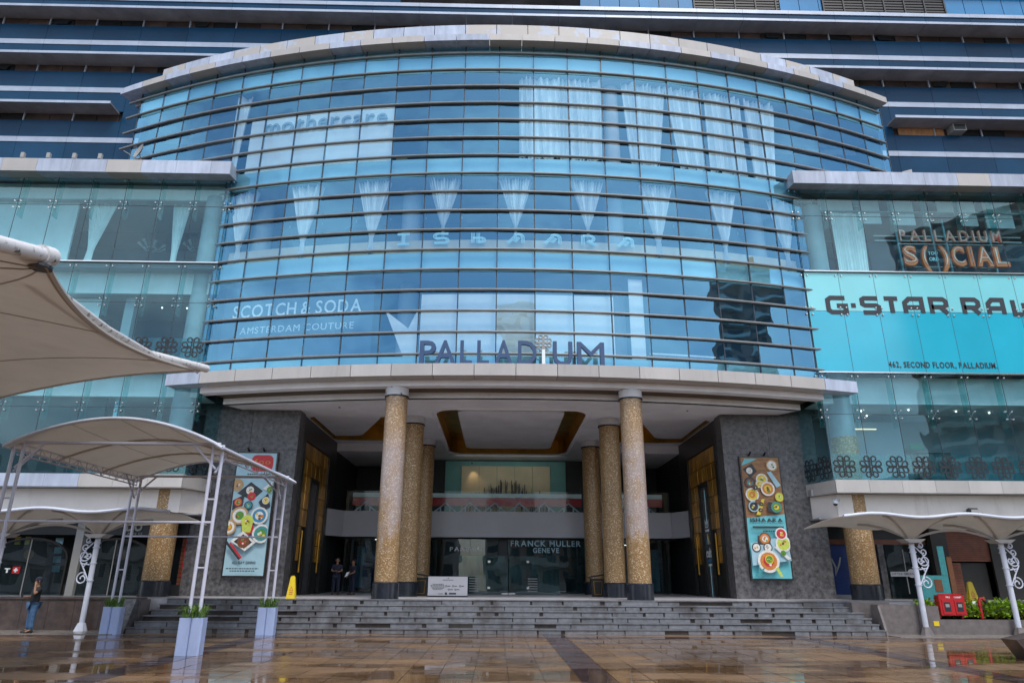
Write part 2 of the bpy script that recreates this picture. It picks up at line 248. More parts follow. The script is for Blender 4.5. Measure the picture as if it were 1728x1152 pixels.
# ------------------------------------------------------------------ mesh helpers
COL = sc.collection
class MB:
    def __init__(s): s.v = []; s.f = []; s.mi = []; s.m = 0
    def add(s, vs_, fs):
        b = len(s.v); s.v += [tuple(v) for v in vs_]; s.f += [tuple(i+b for i in f) for f in fs]; s.mi += [s.m]*len(fs); return s
    def box(s, x0, x1, y0, y1, z0, z1):
        return s.add([(x0,y0,z0),(x1,y0,z0),(x1,y1,z0),(x0,y1,z0),(x0,y0,z1),(x1,y0,z1),(x1,y1,z1),(x0,y1,z1)],
                     [(0,3,2,1),(4,5,6,7),(0,1,5,4),(1,2,6,5),(2,3,7,6),(3,0,4,7)])
    def cbox(s, x0, x1, y0, y1, z0, z1, c):   # box with chamfered vertical and top front edges
        pts = [(x0+c,y0),(x1-c,y0),(x1,y0+c),(x1,y1-c),(x1-c,y1),(x0+c,y1),(x0,y1-c),(x0,y0+c)]
        return s.prism_xy(pts, z0, z1)
    def prism_xy(s, pts, z0, z1):
        n = len(pts); a = [(x,y,z0) for x,y in pts]+[(x,y,z1) for x,y in pts]
        return s.add(a, [tuple(range(n-1,-1,-1)), tuple(range(n,2*n))]+[(i,(i+1)%n,n+(i+1)%n,n+i) for i in range(n)])
    def prism_xz(s, pts, y0, y1):
        n = len(pts); a = [(x,y0,z) for x,z in pts]+[(x,y1,z) for x,z in pts]
        return s.add(a, [tuple(range(n)), tuple(range(2*n-1,n-1,-1))]+[(i,n+i,n+(i+1)%n,(i+1)%n) for i in range(n)])
    def prism_yz(s, pts, x0, x1):
        n = len(pts); a = [(x0,y,z) for y,z in pts]+[(x1,y,z) for y,z in pts]
        return s.add(a, [tuple(range(n)), tuple(range(2*n-1,n-1,-1))]+[(i,n+i,n+(i+1)%n,(i+1)%n) for i in range(n)])
    def lathe(s, cx, cy, prof, n=24, cap=True):
        b = [];
        for r, z in prof:
            for k in range(n): a = 2*math.pi*k/n; b.append((cx+r*math.cos(a), cy+r*math.sin(a), z))
        fs = [(j*n+k, j*n+(k+1)%n, (j+1)*n+(k+1)%n, (j+1)*n+k) for j in range(len(prof)-1) for k in range(n)]
        if cap: fs += [tuple(range(n-1,-1,-1)), tuple(range((len(prof)-1)*n, len(prof)*n))]
        return s.add(b, fs)
    def tube(s, path, r, n=8, closed=False):
        path = [Vector(p) for p in path]; rs = r if isinstance(r, (list, tuple)) else [r]*len(path)
        m = len(path); rings = []
        pn = None
        for i, p in enumerate(path):
            a = path[i-1] if i or closed else path[0]; c = path[(i+1) % m] if i < m-1 or closed else path[-1]
            d = (c-a).normalized()
            if pn is None: pn = d.orthogonal().normalized()
            pn = (pn-d*pn.dot(d)); pn = pn.normalized() if pn.length > 1e-6 else d.orthogonal().normalized()
            q = d.cross(pn)
            rings.append([p+(pn*math.cos(2*math.pi*k/n)+q*math.sin(2*math.pi*k/n))*rs[i] for k in range(n)])
        vs_ = [v for rg in rings for v in rg]
        fs = [(j*n+k, j*n+(k+1)%n, ((j+1)%m)*n+(k+1)%n, ((j+1)%m)*n+k) for j in range(m if closed else m-1) for k in range(n)]
        if not closed: fs += [tuple(range(n-1,-1,-1)), tuple(range((m-1)*n, m*n))]
        return s.add(vs_, fs)
    def ribbon(s, path, w, y0, y1, closed=False, W=None):
        """flat strip of width w along a path in local (x,z), extruded y0..y1; W maps (x,y,z)->point"""
        m = len(path); L_ = []; Rr = []
        for i in range(m):
            p = path[i]; a = path[i-1] if (i or closed) else None; c = path[(i+1) % m] if (i < m-1 or closed) else None
            def nrm(u, v):
                dx, dz = v[0]-u[0], v[1]-u[1]; l = math.hypot(dx, dz) or 1; return (-dz/l, dx/l)
            if a is None: nx, nz = nrm(p, c); k = 1
            elif c is None: nx, nz = nrm(a, p); k = 1
            else:
                n1 = nrm(a, p); n2 = nrm(p, c); nx, nz = n1[0]+n2[0], n1[1]+n2[1]; l = math.hypot(nx, nz) or 1; nx /= l; nz /= l
                k = min(1.6, 1/max(.3, nx*n1[0]+nz*n1[1]))
            L_.append((p[0]+nx*w/2*k, p[1]+nz*w/2*k)); Rr.append((p[0]-nx*w/2*k, p[1]-nz*w/2*k))
        W = W or (lambda x, y, z: (x, y, z)); vs_ = []
        for i in range(m): vs_ += [W(L_[i][0], y0, L_[i][1]), W(Rr[i][0], y0, Rr[i][1]), W(L_[i][0], y1, L_[i][1]), W(Rr[i][0], y1, Rr[i][1])]
        fs = []
        for i in range(m if closed else m-1):
            a = 4*i; b = 4*((i+1) % m); fs += [(a, a+1, b+1, b), (a+2, b+2, b+3, a+3), (a, b, b+2, a+2), (a+1, a+3, b+3, b+1)]
        if not closed: fs += [(0, 2, 3, 1), (4*m-4, 4*m-3, 4*m-1, 4*m-2)]
        return s.add(vs_, fs)
    def mesh(s, name, mats, smooth=False):
        me = bpy.data.meshes.new(name); me.from_pydata(s.v, [], s.f)
        for m in (mats if isinstance(mats, (list, tuple)) else [mats]): me.materials.append(MATS[m])
        if max(s.mi, default=0): me.polygons.foreach_set('material_index', s.mi)
        bm = bmesh.new(); bm.from_mesh(me); bmesh.ops.recalc_face_normals(bm, faces=bm.faces); bm.to_mesh(me); bm.free()
        if smooth:
            me.polygons.foreach_set('use_smooth', [True]*len(me.polygons))
            me.set_sharp_from_angle(angle=R_(35))
        return me
    def build(s, name, mats, parent=None, smooth=False, **kw): return put(name, s.mesh(name, mats, smooth), parent, **kw)
def put(name, me, parent=None, mat=None, **kw):
    o = bpy.data.objects.new(name, me); COL.objects.link(o)
    if mat is not None: o.matrix_basis = mat
    if parent: attach(o, parent)
    tag(o, **kw); return o
BASE = {}
def attach(o, p):
    o.parent = p; root = p
    t = Matrix.Identity(4)
    chain = []
    while root: chain.append(root); root = root.parent
    for c in reversed(chain): t = t @ c.matrix_parent_inverse @ c.matrix_basis
    o.matrix_parent_inverse = t.inverted()
def tag(o, label=None, cat=None, group=None, kind=None):
    if label: o['label'] = label
    if cat: o['category'] = cat
    if group: o['group'] = group
    if kind: o['kind'] = kind
    return o
def thing(name, label, cat, loc=(0, 0, 0), group=None, kind=None):
    o = bpy.data.objects.new(name, None); COL.objects.link(o); o.location = loc; o.empty_display_size = .2
    return tag(o, label, cat, group, kind)
def box(name, mat, parent, x0, x1, y0, y1, z0, z1, **kw): return MB().box(x0, x1, y0, y1, z0, z1).build(name, mat, parent, **kw)
def arcpts(cx, cz, r, a0, a1, n): return [(cx+r*math.cos(R_(a0+(a1-a0)*i/n)), cz+r*math.sin(R_(a0+(a1-a0)*i/n))) for i in range(n+1)]
def rrect(x0, x1, y0, y1, r, n=5):
    return arcpts(x1-r, y1-r, r, 0, 90, n)+arcpts(x0+r, y1-r, r, 90, 180, n)+arcpts(x0+r, y0+r, r, 180, 270, n)+arcpts(x1-r, y0+r, r, 270, 360, n)

# letters: glyph outlines of the built-in font turned into extruded meshes, one object per letter
GLY = {}
def glyphs(chars, off):
    tmp = []
    for ch in set(chars):
        if ch == ' ' or (ch, off) in GLY: continue
        c = bpy.data.curves.new('glyph', 'FONT'); c.body = ch; c.extrude = .5; c.offset = off; c.resolution_u = 3
        o = bpy.data.objects.new('glyph', c); COL.objects.link(o); tmp.append((ch, o))
    if not tmp: return
    bpy.context.view_layer.update(); dg = bpy.context.evaluated_depsgraph_get()
    for ch, o in tmp:
        me = bpy.data.meshes.new_from_object(o.evaluated_get(dg)); xs = [v.co.x for v in me.vertices]; ys = [v.co.y for v in me.vertices]
        GLY[(ch, off)] = ([tuple(v.co) for v in me.vertices], [tuple(p.vertices) for p in me.polygons], min(xs), max(xs), min(ys), max(ys))
        c = o.data; bpy.data.objects.remove(o); bpy.data.curves.remove(c); bpy.data.meshes.remove(me)
def write(parent, text, x0, x1, z0, z1, W, mat, depth, off=0., gap=.12, joined=None, space=.35, cap='H'):
    """letters between x0..x1 standing on z0 with capital height z1-z0; W maps (x, outward, z) to the world"""
    glyphs(text+cap, off); cap = GLY[(cap, off)][5]; sp = 0; lay = []
    for ch in text:
        if ch == ' ': sp += space; continue
        g = GLY[(ch, off)]; lay.append((ch, sp)); sp += g[3]-g[2]+gap
    sp -= gap; kx = (x1-x0)/sp; kz = (z1-z0)/cap; big = MB()
    for ch, p in lay:
        vs_, fs, a, b, c, d = GLY[(ch, off)]; mb = MB() if not joined else big
        mb.add([W(x0+(p+v[0]-a)*kx, (v[2]+.5)*depth, z0+v[1]*kz) for v in vs_], fs)
        if not joined: mb.build('letter', mat, parent)
    if joined: return big.build(joined, mat, parent)
# ------------------------------------------------------------------ ground, steps, landing
plaza = MB().box(-300, 300, -300, 300, -.5, -.012).build('plaza', 'wet_floor', kind='structure')
TW = .64; tile_me = MB().cbox(.008, TW-.008, .008, TW-.008, -.05, 0, .006).mesh('tile', 'tile_brown'); tile_dk = tile_me.copy(); tile_dk.materials[0] = MATS['tile_dark']
DARK = {-13, 1, 13}
far_b, far_d = MB(), MB(); n_near = 0
X0 = .96-TW*1.0
for j in range(-14, 36):
    y0 = 23.16-(j+1)*TW
    if y0 < 3: continue
    for i in range(-34, 34):
        x0 = X0+i*TW
        if abs(x0) > 21: continue
        dark = i in DARK or j == 0
        half = (y0+.3)*.77
        if 12.5 < y0 < 18.4 and abs(x0+.6) < half and n_near < 300 and y0 < 23.16-7*TW:
            o = put('tile', tile_dk if dark else tile_me, plaza); o.location = (x0, y0, rnd.uniform(-.0015, .0015)); o.rotation_euler = (R_(rnd.gauss(0, .12)), R_(rnd.gauss(0, .12)), 0); n_near += 1
        else:
            (far_d if dark else far_b).box(x0+.008, x0+TW-.008, y0+.008, y0+TW-.008, -.05, rnd.uniform(-.0015, .0015))
far_b.build('paving_field', 'tile_brown', plaza, kind='stuff'); far_d.build('paving_bands', 'tile_dark', plaza, kind='stuff')
MB().box(-30, -12.4, 23.2, 24.7, -.4, .02).build('pavement_strip', 'pave_light', kind='structure')
MB().box(12.2, 30, 23.25, 24.4, -.4, .016).build('pavement_strip', 'pave_light', kind='structure')

# six granite steps: every block of every riser is a stone of its own
steps = thing('steps', None, None, (0, 23.9, 0), kind='structure')
RZ, TD = 1.0/6, .30
blk = {}
for k in range(6):
    y0 = 23.9+k*TD; z0 = k*RZ; xl, xr = -12.35+k*.10, 12.15-k*.07
    box('step_core', 'granite_wet', steps, xl+.02, xr-.02, y0+.035, 26.2, z0-.02, z0+RZ-.012)
    MB().cbox(xl, xr, y0-.02, y0+TD+.06, z0+RZ-.035, z0+RZ, .008).build('tread', 'granite', steps)
    x = xl
    while x < xr-.05:
        L_ = min(rnd.choice((.5, .62, .75, .75, .9, 1.05, 1.3)), xr-x)
        dk = rnd.random() < (.5 if x < -6.5 and 0 < k < 5 else .04)
        key = round(L_, 2)
        if key not in blk:
            blk[key] = MB().cbox(.012, key-.012, 0, .05, .004, RZ-.042, .014).mesh('stone_block', 'granite')
        if not dk:
            o = put('stone_block', blk[key], steps); o.location = (x, y0+rnd.uniform(-.01, .012), z0); o.scale.z = rnd.uniform(.86, 1.0); o.rotation_euler.y = R_(rnd.gauss(0, .25))
        x += L_
        if rnd.random() < .5: x += rnd.uniform(.02, .13)
landing = MB().box(-23, 23, 25.46, 42, .6, .985).build('landing', 'landing_stone', kind='structure')

# plinths beside the steps
pl = thing('plinth_wall', 'dark brown granite plinth wall left of the steps', 'wall', (-17, 24.8, 0))
x = -24.
while x < -12.5:
    box('granite_panel', 'plinth_brown', pl, x+.004, min(x+.86, -12.45)-.004, 24.7, 24.78, .0, .97); x += .86
box('coping', 'plinth_brown', pl, -24, -12.42, 24.66, 25.2, .975, 1.03)
box('core', 'slab_grey', pl, -24, -12.42, 24.79, 25.6, 0, .97)
ck = thing('step_cheek', 'sloped grey stone cheek at the left end of the steps', 'wall', (-12.6, 24.5, 0))
MB().prism_yz([(23.85, 0), (24.66, 0), (24.66, .99), (24.35, .99)], -12.95, -12.37).build('cheek_block', 'stone_dark', ck)
pr_ = thing('plinth_wall', 'brown stone plinth right of the steps holding the fire cabinet bed', 'wall', (14, 24.3, 0))
box('granite_panel', 'slab_grey', pr_, 12.25, 13.55, 24.42, 24.9, 0, .93); box('granite_panel', 'slab_grey', pr_, 13.556, 14.25, 24.38, 24.9, 0, .90)
box('granite_panel', 'slab_grey', pr_, 14.256, 18.2, 24.40, 24.75, 0, .47); box('granite_panel', 'slab_grey', pr_, 18.206, 23, 24.38, 24.75, 0, .47)
box('landing_edge', 'slab_grey', pr_, 11.6, 12.9, 24.91, 25.47, 0, .98); box('soil', 'p_brown', pr_, 12.95, 23, 24.76, 25.45, 0, .44)
MB().prism_yz([(24.0, 0), (24.39, 0), (24.39, .9), (24.30, .9)], 12.16, 12.24).build('cheek_block', 'slab_grey', pr_)

# ------------------------------------------------------------------ the curved glass drum
RG, YG, CX = 49., 25.6, .08
def A(s, off, z):
    a = s/RG; return (CX+(RG+off)*math.sin(a), YG+RG-(RG+off)*math.cos(a), z)
def arc_box(mb, s0, s1, o0, o1, z0, z1, step=.8):
    n = max(1, int(abs(s1-s0)/step)); vs_ = []; fs = []
    for i in range(n+1):
        s = s0+(s1-s0)*i/n; vs_ += [A(s, o0, z0), A(s, o1, z0), A(s, o1, z1), A(s, o0, z1)]
    for i in range(n):
        a = 4*i; b = a+4; fs += [(a+j, a+(j+1) % 4, b+(j+1) % 4, b+j) for j in range(4)]
    fs += [(0, 1, 2, 3), (4*n+3, 4*n+2, 4*n+1, 4*n)]
    return mb.add(vs_, fs)
PW, FZ, FH = 1.555, 9.98, .905
drum = thing('glass_drum', 'curved glass front of the mall with rows of horizontal fins above the entrance', 'building', (0, 28, 1))
fz = [FZ+FH*k for k in range(17)]
lo = 8.32*PW; hi = 12.5*PW
pane_me = MB()
pane_me.add([(-PW/2+.02, 0, .02), (PW/2-.02, 0, .02), (PW/2-.02, 0, FH-.02), (-PW/2+.02, 0, FH-.02)], [(0, 1, 2, 3)]); pane_me.m = 1
h_ = PW/2-.02; pane_me.add([(-h_, 0, .02), (h_, 0, .02), (h_, .02, .02), (-h_, .02, .02)], [(0, 1, 2, 3)]); pane_me.add([(-h_, 0, FH-.02), (h_, 0, FH-.02), (h_, .02, FH-.02), (-h_, .02, FH-.02)], [(0, 1, 2, 3)])
pane_me = pane_me.mesh('pane', ['drum_glass', 'mullion'])
rest = MB()
def pane_at(i, z, h):
    s = i*PW; a = s/RG
    return Matrix.Translation(A(s, 0, z)) @ Matrix.Rotation(a, 4, 'Z') @ Matrix.Rotation(R_(rnd.gauss(0, .5)), 4, 'Z') @ Matrix.Rotation(R_(rnd.gauss(0, .4)), 4, 'X')
for k in range(16):
    nmax = 8 if k < 10 else 12
    for i in range(-nmax, nmax+1):
        if abs(i) == 12:
            rest.add([A(i*PW-h_, 0, fz[k]+.02), A(i*PW+h_, 0, fz[k]+.02), A(i*PW+h_, 0, fz[k]+FH-.02), A(i*PW-h_, 0, fz[k]+FH-.02)], [(0, 1, 2, 3)]); continue
        o = put('pane', pane_me, drum, pane_at(i, fz[k], FH))
for i in range(-12, 13):
    rest.add([A(i*PW-h_, 0, fz[16]), A(i*PW+h_, 0, fz[16]), A(i*PW+h_, 0, 24.9), A(i*PW-h_, 0, 24.9)], [(0, 1, 2, 3)])
    if abs(i) < 9: rest.add([A(i*PW-h_, 0, 9.3), A(i*PW+h_, 0, 9.3), A(i*PW+h_, 0, fz[0]), A(i*PW-h_, 0, fz[0])], [(0, 1, 2, 3)])
rest.build('edge_panes', 'drum_glass', drum, kind='stuff')
for k in range(17):
    e = lo+.28 if k < 10 else hi+.25
    mb = MB(); n = int(2*e/.7); prof = [(.02, -.036), (.09, -.045), (.125, -.036), (.14, .0), (.125, .04), (.02, .052)]
    vs_ = []; fs = []; q = len(prof)
    for i in range(n+1):
        s = -e-(0 if k < 10 else .45)+2*e*i/n; vs_ += [A(s, o_, fz[k]+dz) for o_, dz in prof]
    for i in range(n):
        for j in range(q): fs.append((i*q+j, i*q+(j+1) % q, (i+1)*q+(j+1) % q, (i+1)*q+j))
    fs += [tuple(range(q)), tuple(range(n*q+q-1, n*q-1, -1))]
    mb.add(vs_, fs); mb.build('fin', 'fin_metal', drum)
for i in range(-13, 13):
    s = (i+.5)*PW; z0 = 9.2 if abs(s) < lo+.3 else 19.0
    mb = MB(); arc_box(mb, s-.022, s+.022, -.07, .018, z0, 24.9, 9); mb.build('mullion', 'mullion', drum)
# cornice: two tiers of cladding panels
n = 27; e = 20.0
for i in range(n):
    s0 = -e-.5+2*e*i/n; s1 = s0+2*e/n
    mb = MB(); arc_box(mb, s0+.016, s1-.016, -.4, .45, 24.88, 25.22, .5); mb.build('cornice_panel', 'panel_film' if rnd.random() < .38 else 'panel_beige', drum)
    if abs((s0+s1)/2) < 18.6:
        mb = MB(); arc_box(mb, s0+.30+.016, s1+.30-.016, -.75, -.3, 25.225, 26.45, .5); mb.build('parapet_panel', rnd.choice(('panel_worn', 'panel_worn', 'panel_beige', 'panel_film')), drum)
mb = MB(); arc_box(mb, -20.4, 19.4, -.9, -.41, 24.7, 25.2, .8); mb.build('roof_edge', 'alu_soffit', drum)
# canopy edge above the entrance
n = 18; e = 13.95
for i in range(n):
    s0 = -e+2*e*i/n; s1 = s0+2*e/n
    mb = MB(); arc_box(mb, s0+.012, s1-.012, .2, .8, 8.9, 9.37, .5); mb.build('canopy_panel', 'panel_film' if i in (0, n-1) else 'panel_beige', drum)
mb = MB(); arc_box(mb, -12.9, 12.9, -.05, .19, 9.0, 9.36, .8); mb.build('canopy_deck', 'alu_soffit', drum)
mb = MB(); arc_box(mb, -12.75, 12.75, -.2, .2, 8.66, 8.895, .8); mb.build('canopy_step', 'soffit_white', drum)
mb = MB(); arc_box(mb, -12.3, 12.3, -.79, -.21, 8.664, 8.9, .8); mb.build('canopy_recess', 'soffit_brown', drum)
# rooms behind the glass
def arc_wall(name, mat, s0, s1, off, z0, z1, th=.1): mb = MB(); arc_box(mb, s0, s1, off-th, off, z0, z1, .8); return mb.build(name, mat, drum)
for z0, z1, e in ((fz[4], fz[5], lo), (fz[9], fz[10], lo+.2), (fz[15], 24.85, hi)): arc_wall('spandrel', 'spandrel', -e, e, -.16, z0+.02, z1-.02, .12)
arc_wall('spandrel', 'spandrel', -lo, lo, -.16, 9.22, fz[0]-.02, .1)
for z, e in ((9.15, lo), (13.9, lo), (18.6, hi)): arc_wall('floor_slab', 'room_floor', -e, e, -.28, z, z+.3, 5.2)
for z, e in ((13.62, lo), (18.2, hi), (23.55, hi)): arc_wall('ceiling', 'room_ceiling', -e, e, -.3, z, z+.05, 5.2)
arc_wall('back_wall', 'room_wall', -lo, lo, -4.2, 9.4, 13.6); arc_wall('back_wall', 'room_wall', -lo, lo, -4.4, 14.2, 18.2); arc_wall('back_wall', 'room_wall', -hi, hi, -4.4, 18.9, 23.5)
for sgn in (-1, 1): arc_wall('end_wall', 'room_wall', sgn*(hi+.05), sgn*(hi-.05), -.3, 18.9, 23.5, 4); arc_wall('end_wall', 'room_wall', sgn*(lo+.05), sgn*(lo-.05), -.3, 9.4, 18.2, 4)
# white boards and blinds close behind the glass
for s0, s1, z0, z1 in ((-12.6, -5.5, 19.1, 21.93), (-3.86, 4.05, 9.99, 12.66), (4.72, 5.32, 9.99, 13.5)): arc_wall('white_board', 'board_white', s0, s1, -.3, z0, z1, .04)
arc_wall('blue_board', 'room_wall', -12.7, -5.9, -.45, 9.99, 13.5, .04)
mb = MB(); p_ = [A(-5.35, -.32, 12.0), A(-4.5, -.32, 9.99), A(-3.95, -.32, 9.99), A(-3.95, -.32, 12.1), A(-4.35, -.32, 11.2)]
mb.add(p_+[(x, y+.03, z) for x, y, z in p_], [tuple(range(5)), tuple(range(9, 4, -1))]+[(i, (i+1) % 5, 5+(i+1) % 5, 5+i) for i in range(5)]); mb.build('torn_blind', 'board_white', drum)
arc_wall('sill_band', 'display_cream', -lo, lo, -.45, 14.55, 15.2, .05)
arc_wall('teal_board', 'room_dark', -16.2, -13.6, -.4, 18.95, 22.7, .04)
arc_wall('light_strip', 'board_white', 5.8, 8.8, -1.2, 10.55, 10.62, .06); 
for s_ in (-4.75, 4.55, -12.0, 11.6): MB().lathe(*A(s_, -1.4, 0)[:2], [(.42, 14.2), (.42, 18.2)], 16).build('round_column', 'room_ceiling', drum, smooth=True)
for s_ in (-4.75, 4.5): MB().lathe(*A(s_, -1.6, 0)[:2], [(.40, 9.4), (.40, 13.6)], 16).build('round_column', 'room_ceiling', drum, smooth=True)
MB().lathe(*A(4.52, -.9, 0)[:2], [(.33, 18.9), (.33, 23.5)], 16).build('round_column', 'curtain_pink', drum, smooth=True)

core = MB().box(-25, 25, 42.1, 42.4, -.3, 19); core.box(-25.3, -25, 27.3, 42.4, -.3, 19); core.box(25, 25.3, 27.3, 42.4, -.3, 19); core.box(-25, 25, 31.35, 42, 19.02, 19.2); core.box(-25, -12.95, 31.32, 31.34, .99, 19); core.box(12.95, 25, 31.32, 31.34, .99, 19)
core.build('core_walls', 'room_dark', drum)
for q_ in range(34):   # shop fittings on the floors behind the glass
    fl_ = rnd.choice((9.46, 14.21, 18.92, 18.92)); e_ = lo-.8 if fl_ < 18 else hi-.8; s_ = rnd.uniform(-e_, e_); w_ = rnd.uniform(.4, 1.6); o_ = rnd.uniform(-3.9, -2.4); h_ = rnd.uniform(.9, 2.4)
    mb = MB(); arc_box(mb, s_, s_+w_, o_-.4, o_, fl_, fl_+h_, 3); mb.build('shelf_unit', rnd.choice(('room_ceiling', 'room_floor', 'room_dark', 'display_cream', 'room_white')), drum)
for q_ in range(14):
    s_ = -11+q_*1.7; x_, y_, _ = A(s_, -2.0, 0); MB().lathe(x_, y_, [(.012, 17.2), (.012, 18.2)], 5).build('pendant_cord', 'shop_dark', drum); MB().lathe(x_, y_, [(.015, 17.06), (.032, 17.1), (.015, 17.2)], 8).build('pendant_lamp', 'room_white', drum)
# ------------------------------------------------------------------ stepped ceiling over the entrance
ceil = thing('entrance_ceiling', 'white porch ceiling with gold-lined coffers over the entrance', 'ceiling', (0, 33, 8.42))
bm = bmesh.new()
front = [A(-12.35+24.7*i/24, -.8, 0)[:2] for i in range(25)]
loops = [front+[(11.2, 29.3), (11.2, 41.6), (-11.2, 41.6), (-11.2, 29.3)]]
holes = [(-3.25, 3.25, 28.45, 39.2, .9), (-9.0, -5.0, 30.0, 35.5, .5), (5.0, 9.0, 30.0, 35.5, .5)]
for x0, x1, y0, y1, r in holes: loops.append(rrect(x0, x1, y0, y1, r))
for lp in loops:
    vs_ = [bm.verts.new((x, y, 8.42)) for x, y in lp]
    for i in range(len(vs_)): bm.edges.new((vs_[i], vs_[(i+1) % len(vs_)]))
bmesh.ops.triangle_fill(bm, edges=bm.edges[:], use_beauty=True, use_dissolve=False)
bm.normal_update()
me = bpy.data.meshes.new('ceiling_plate'); bm.to_mesh(me); bm.free(); me.materials.append(MATS['soffit_white']); put('ceiling_plate', me, ceil)
mb = MB(); arc_box(mb, -12.35, 12.35, -1.0, -.8, 8.42, 8.66, .6); mb.build('ceiling_edge', 'soffit_white', ceil)
MB().box(-12.4, 12.4, 28.2, 42, 9.25, 9.35).build('deck_above', 'alu_soffit', ceil)
MB().tube([(x, y, 8.415) for x, y in rrect(-3.42, 3.42, 28.28, 39.37, 1.0)], .045, 6, True).build('moulding', 'soffit_white', ceil, smooth=True)
for x0, x1, y0, y1, r in holes:
    lp = rrect(x0, x1, y0, y1, r); n = len(lp); mb = MB()
    mb.add([(x, y, 8.42) for x, y in lp]+[(x, y, 9.2) for x, y in lp], [(i, (i+1) % n, n+(i+1) % n, n+i) for i in range(n)]+[tuple(range(n, 2*n))])
    mb.build('gold_coffer', 'gold_leaf', ceil)
    lp = rrect(x0+.9, x1-.9, y0+.85, y1-.75, .45) if x0 == -3.25 else [((1 if x0 > 0 else -1)*a, b) for a, b in [(8.92, 30.4), (6.2, 30.3), (5.95, 30.4), (5.9, 30.7), (6.05, 31.2), (7.45, 34.8), (7.65, 35.05), (8.0, 35.15), (8.92, 35.15)]][::(1 if x0 < 0 else -1)]
    MB().prism_xy(lp, 8.58, 8.9).build('hung_panel', 'soffit_white', ceil)
    MB().prism_xy([(x_*.97+(x0+x1)/2*.03, y_*.97+(y0+y1)/2*.03) for x_, y_ in lp], 8.92, 8.95).build('cove_lamp', 'cove_glow', ceil)  # faintly glowing sheet added above each hung panel to brighten the coffer
for sg in (-1, 1):
    x0, x1 = sorted((sg*9.6, sg*4.9)); MB().box(x0, x1, 36.3, 41.5, 8.0, 8.41).build('lowered_soffit', 'soffit_white', ceil)
for x in (-7.2, 7.4): MB().lathe(x, 28.2, [(.05, 8.40), (.05, 8.425)], 10).build('downlight', 'black_plastic', ceil)

# ------------------------------------------------------------------ mosaic columns
colg = 'mosaic columns in the entrance'
for (x, y, r, zt, lab, worn) in ((-4.50, 26.0, .42, 8.64, 'tall gold mosaic column at the front left of the entrance', 1), (4.58, 26.0, .42, 8.64, 'tall gold mosaic column at the front right of the entrance', 1),
        (-4.28, 30.0, .44, 8.41, 'gold mosaic column in the middle of the left row', 0), (4.34, 30.0, .44, 8.41, 'gold mosaic column in the middle of the right row', 0),
        (-4.25, 35.2, .44, 8.41, 'rearmost gold mosaic column of the left row', 0), (4.2, 35.2, .44, 8.41, 'rearmost gold mosaic column of the right row', 0),
        (-13.62, 28.15, .50, 18.0, 'gold mosaic column under the left wing beside the red cabinet', 0), (13.85, 28.15, .52, 18.0, 'gold mosaic column under the right wing by the blue shop', 0)):
    t = thing('column', lab, 'column', (x, y, .985), colg if y > 25 and abs(x) < 6 else None); wing = zt > 9
    MB().lathe(x, y, [(r+.06, .985), (r+.06, 1.52), (r+.02, 1.56)], 28).build('base', 'base_black', t, smooth=True)
    top = 7.3 if wing else zt-.36
    MB().lathe(x, y, [(r, 1.56), (r, top)], 28).build('shaft', 'mosaic_weathered' if worn else 'mosaic_gold', t, smooth=True)
    if wing: MB().lathe(x, y, [(r-.03, 7.3), (r-.03, 18.1)], 28).build('upper_shaft', 'room_column', t, smooth=True)
    else:
        MB().lathe(x, y, [(r+.045, top), (r+.045, top+.05)], 28).build('ring', 'base_black', t, smooth=True)
        MB().lathe(x, y, [(r+.03, top+.05), (r+.03, zt)], 28).build('capital', 'cap_worn' if worn else 'cap_paint', t, smooth=True)

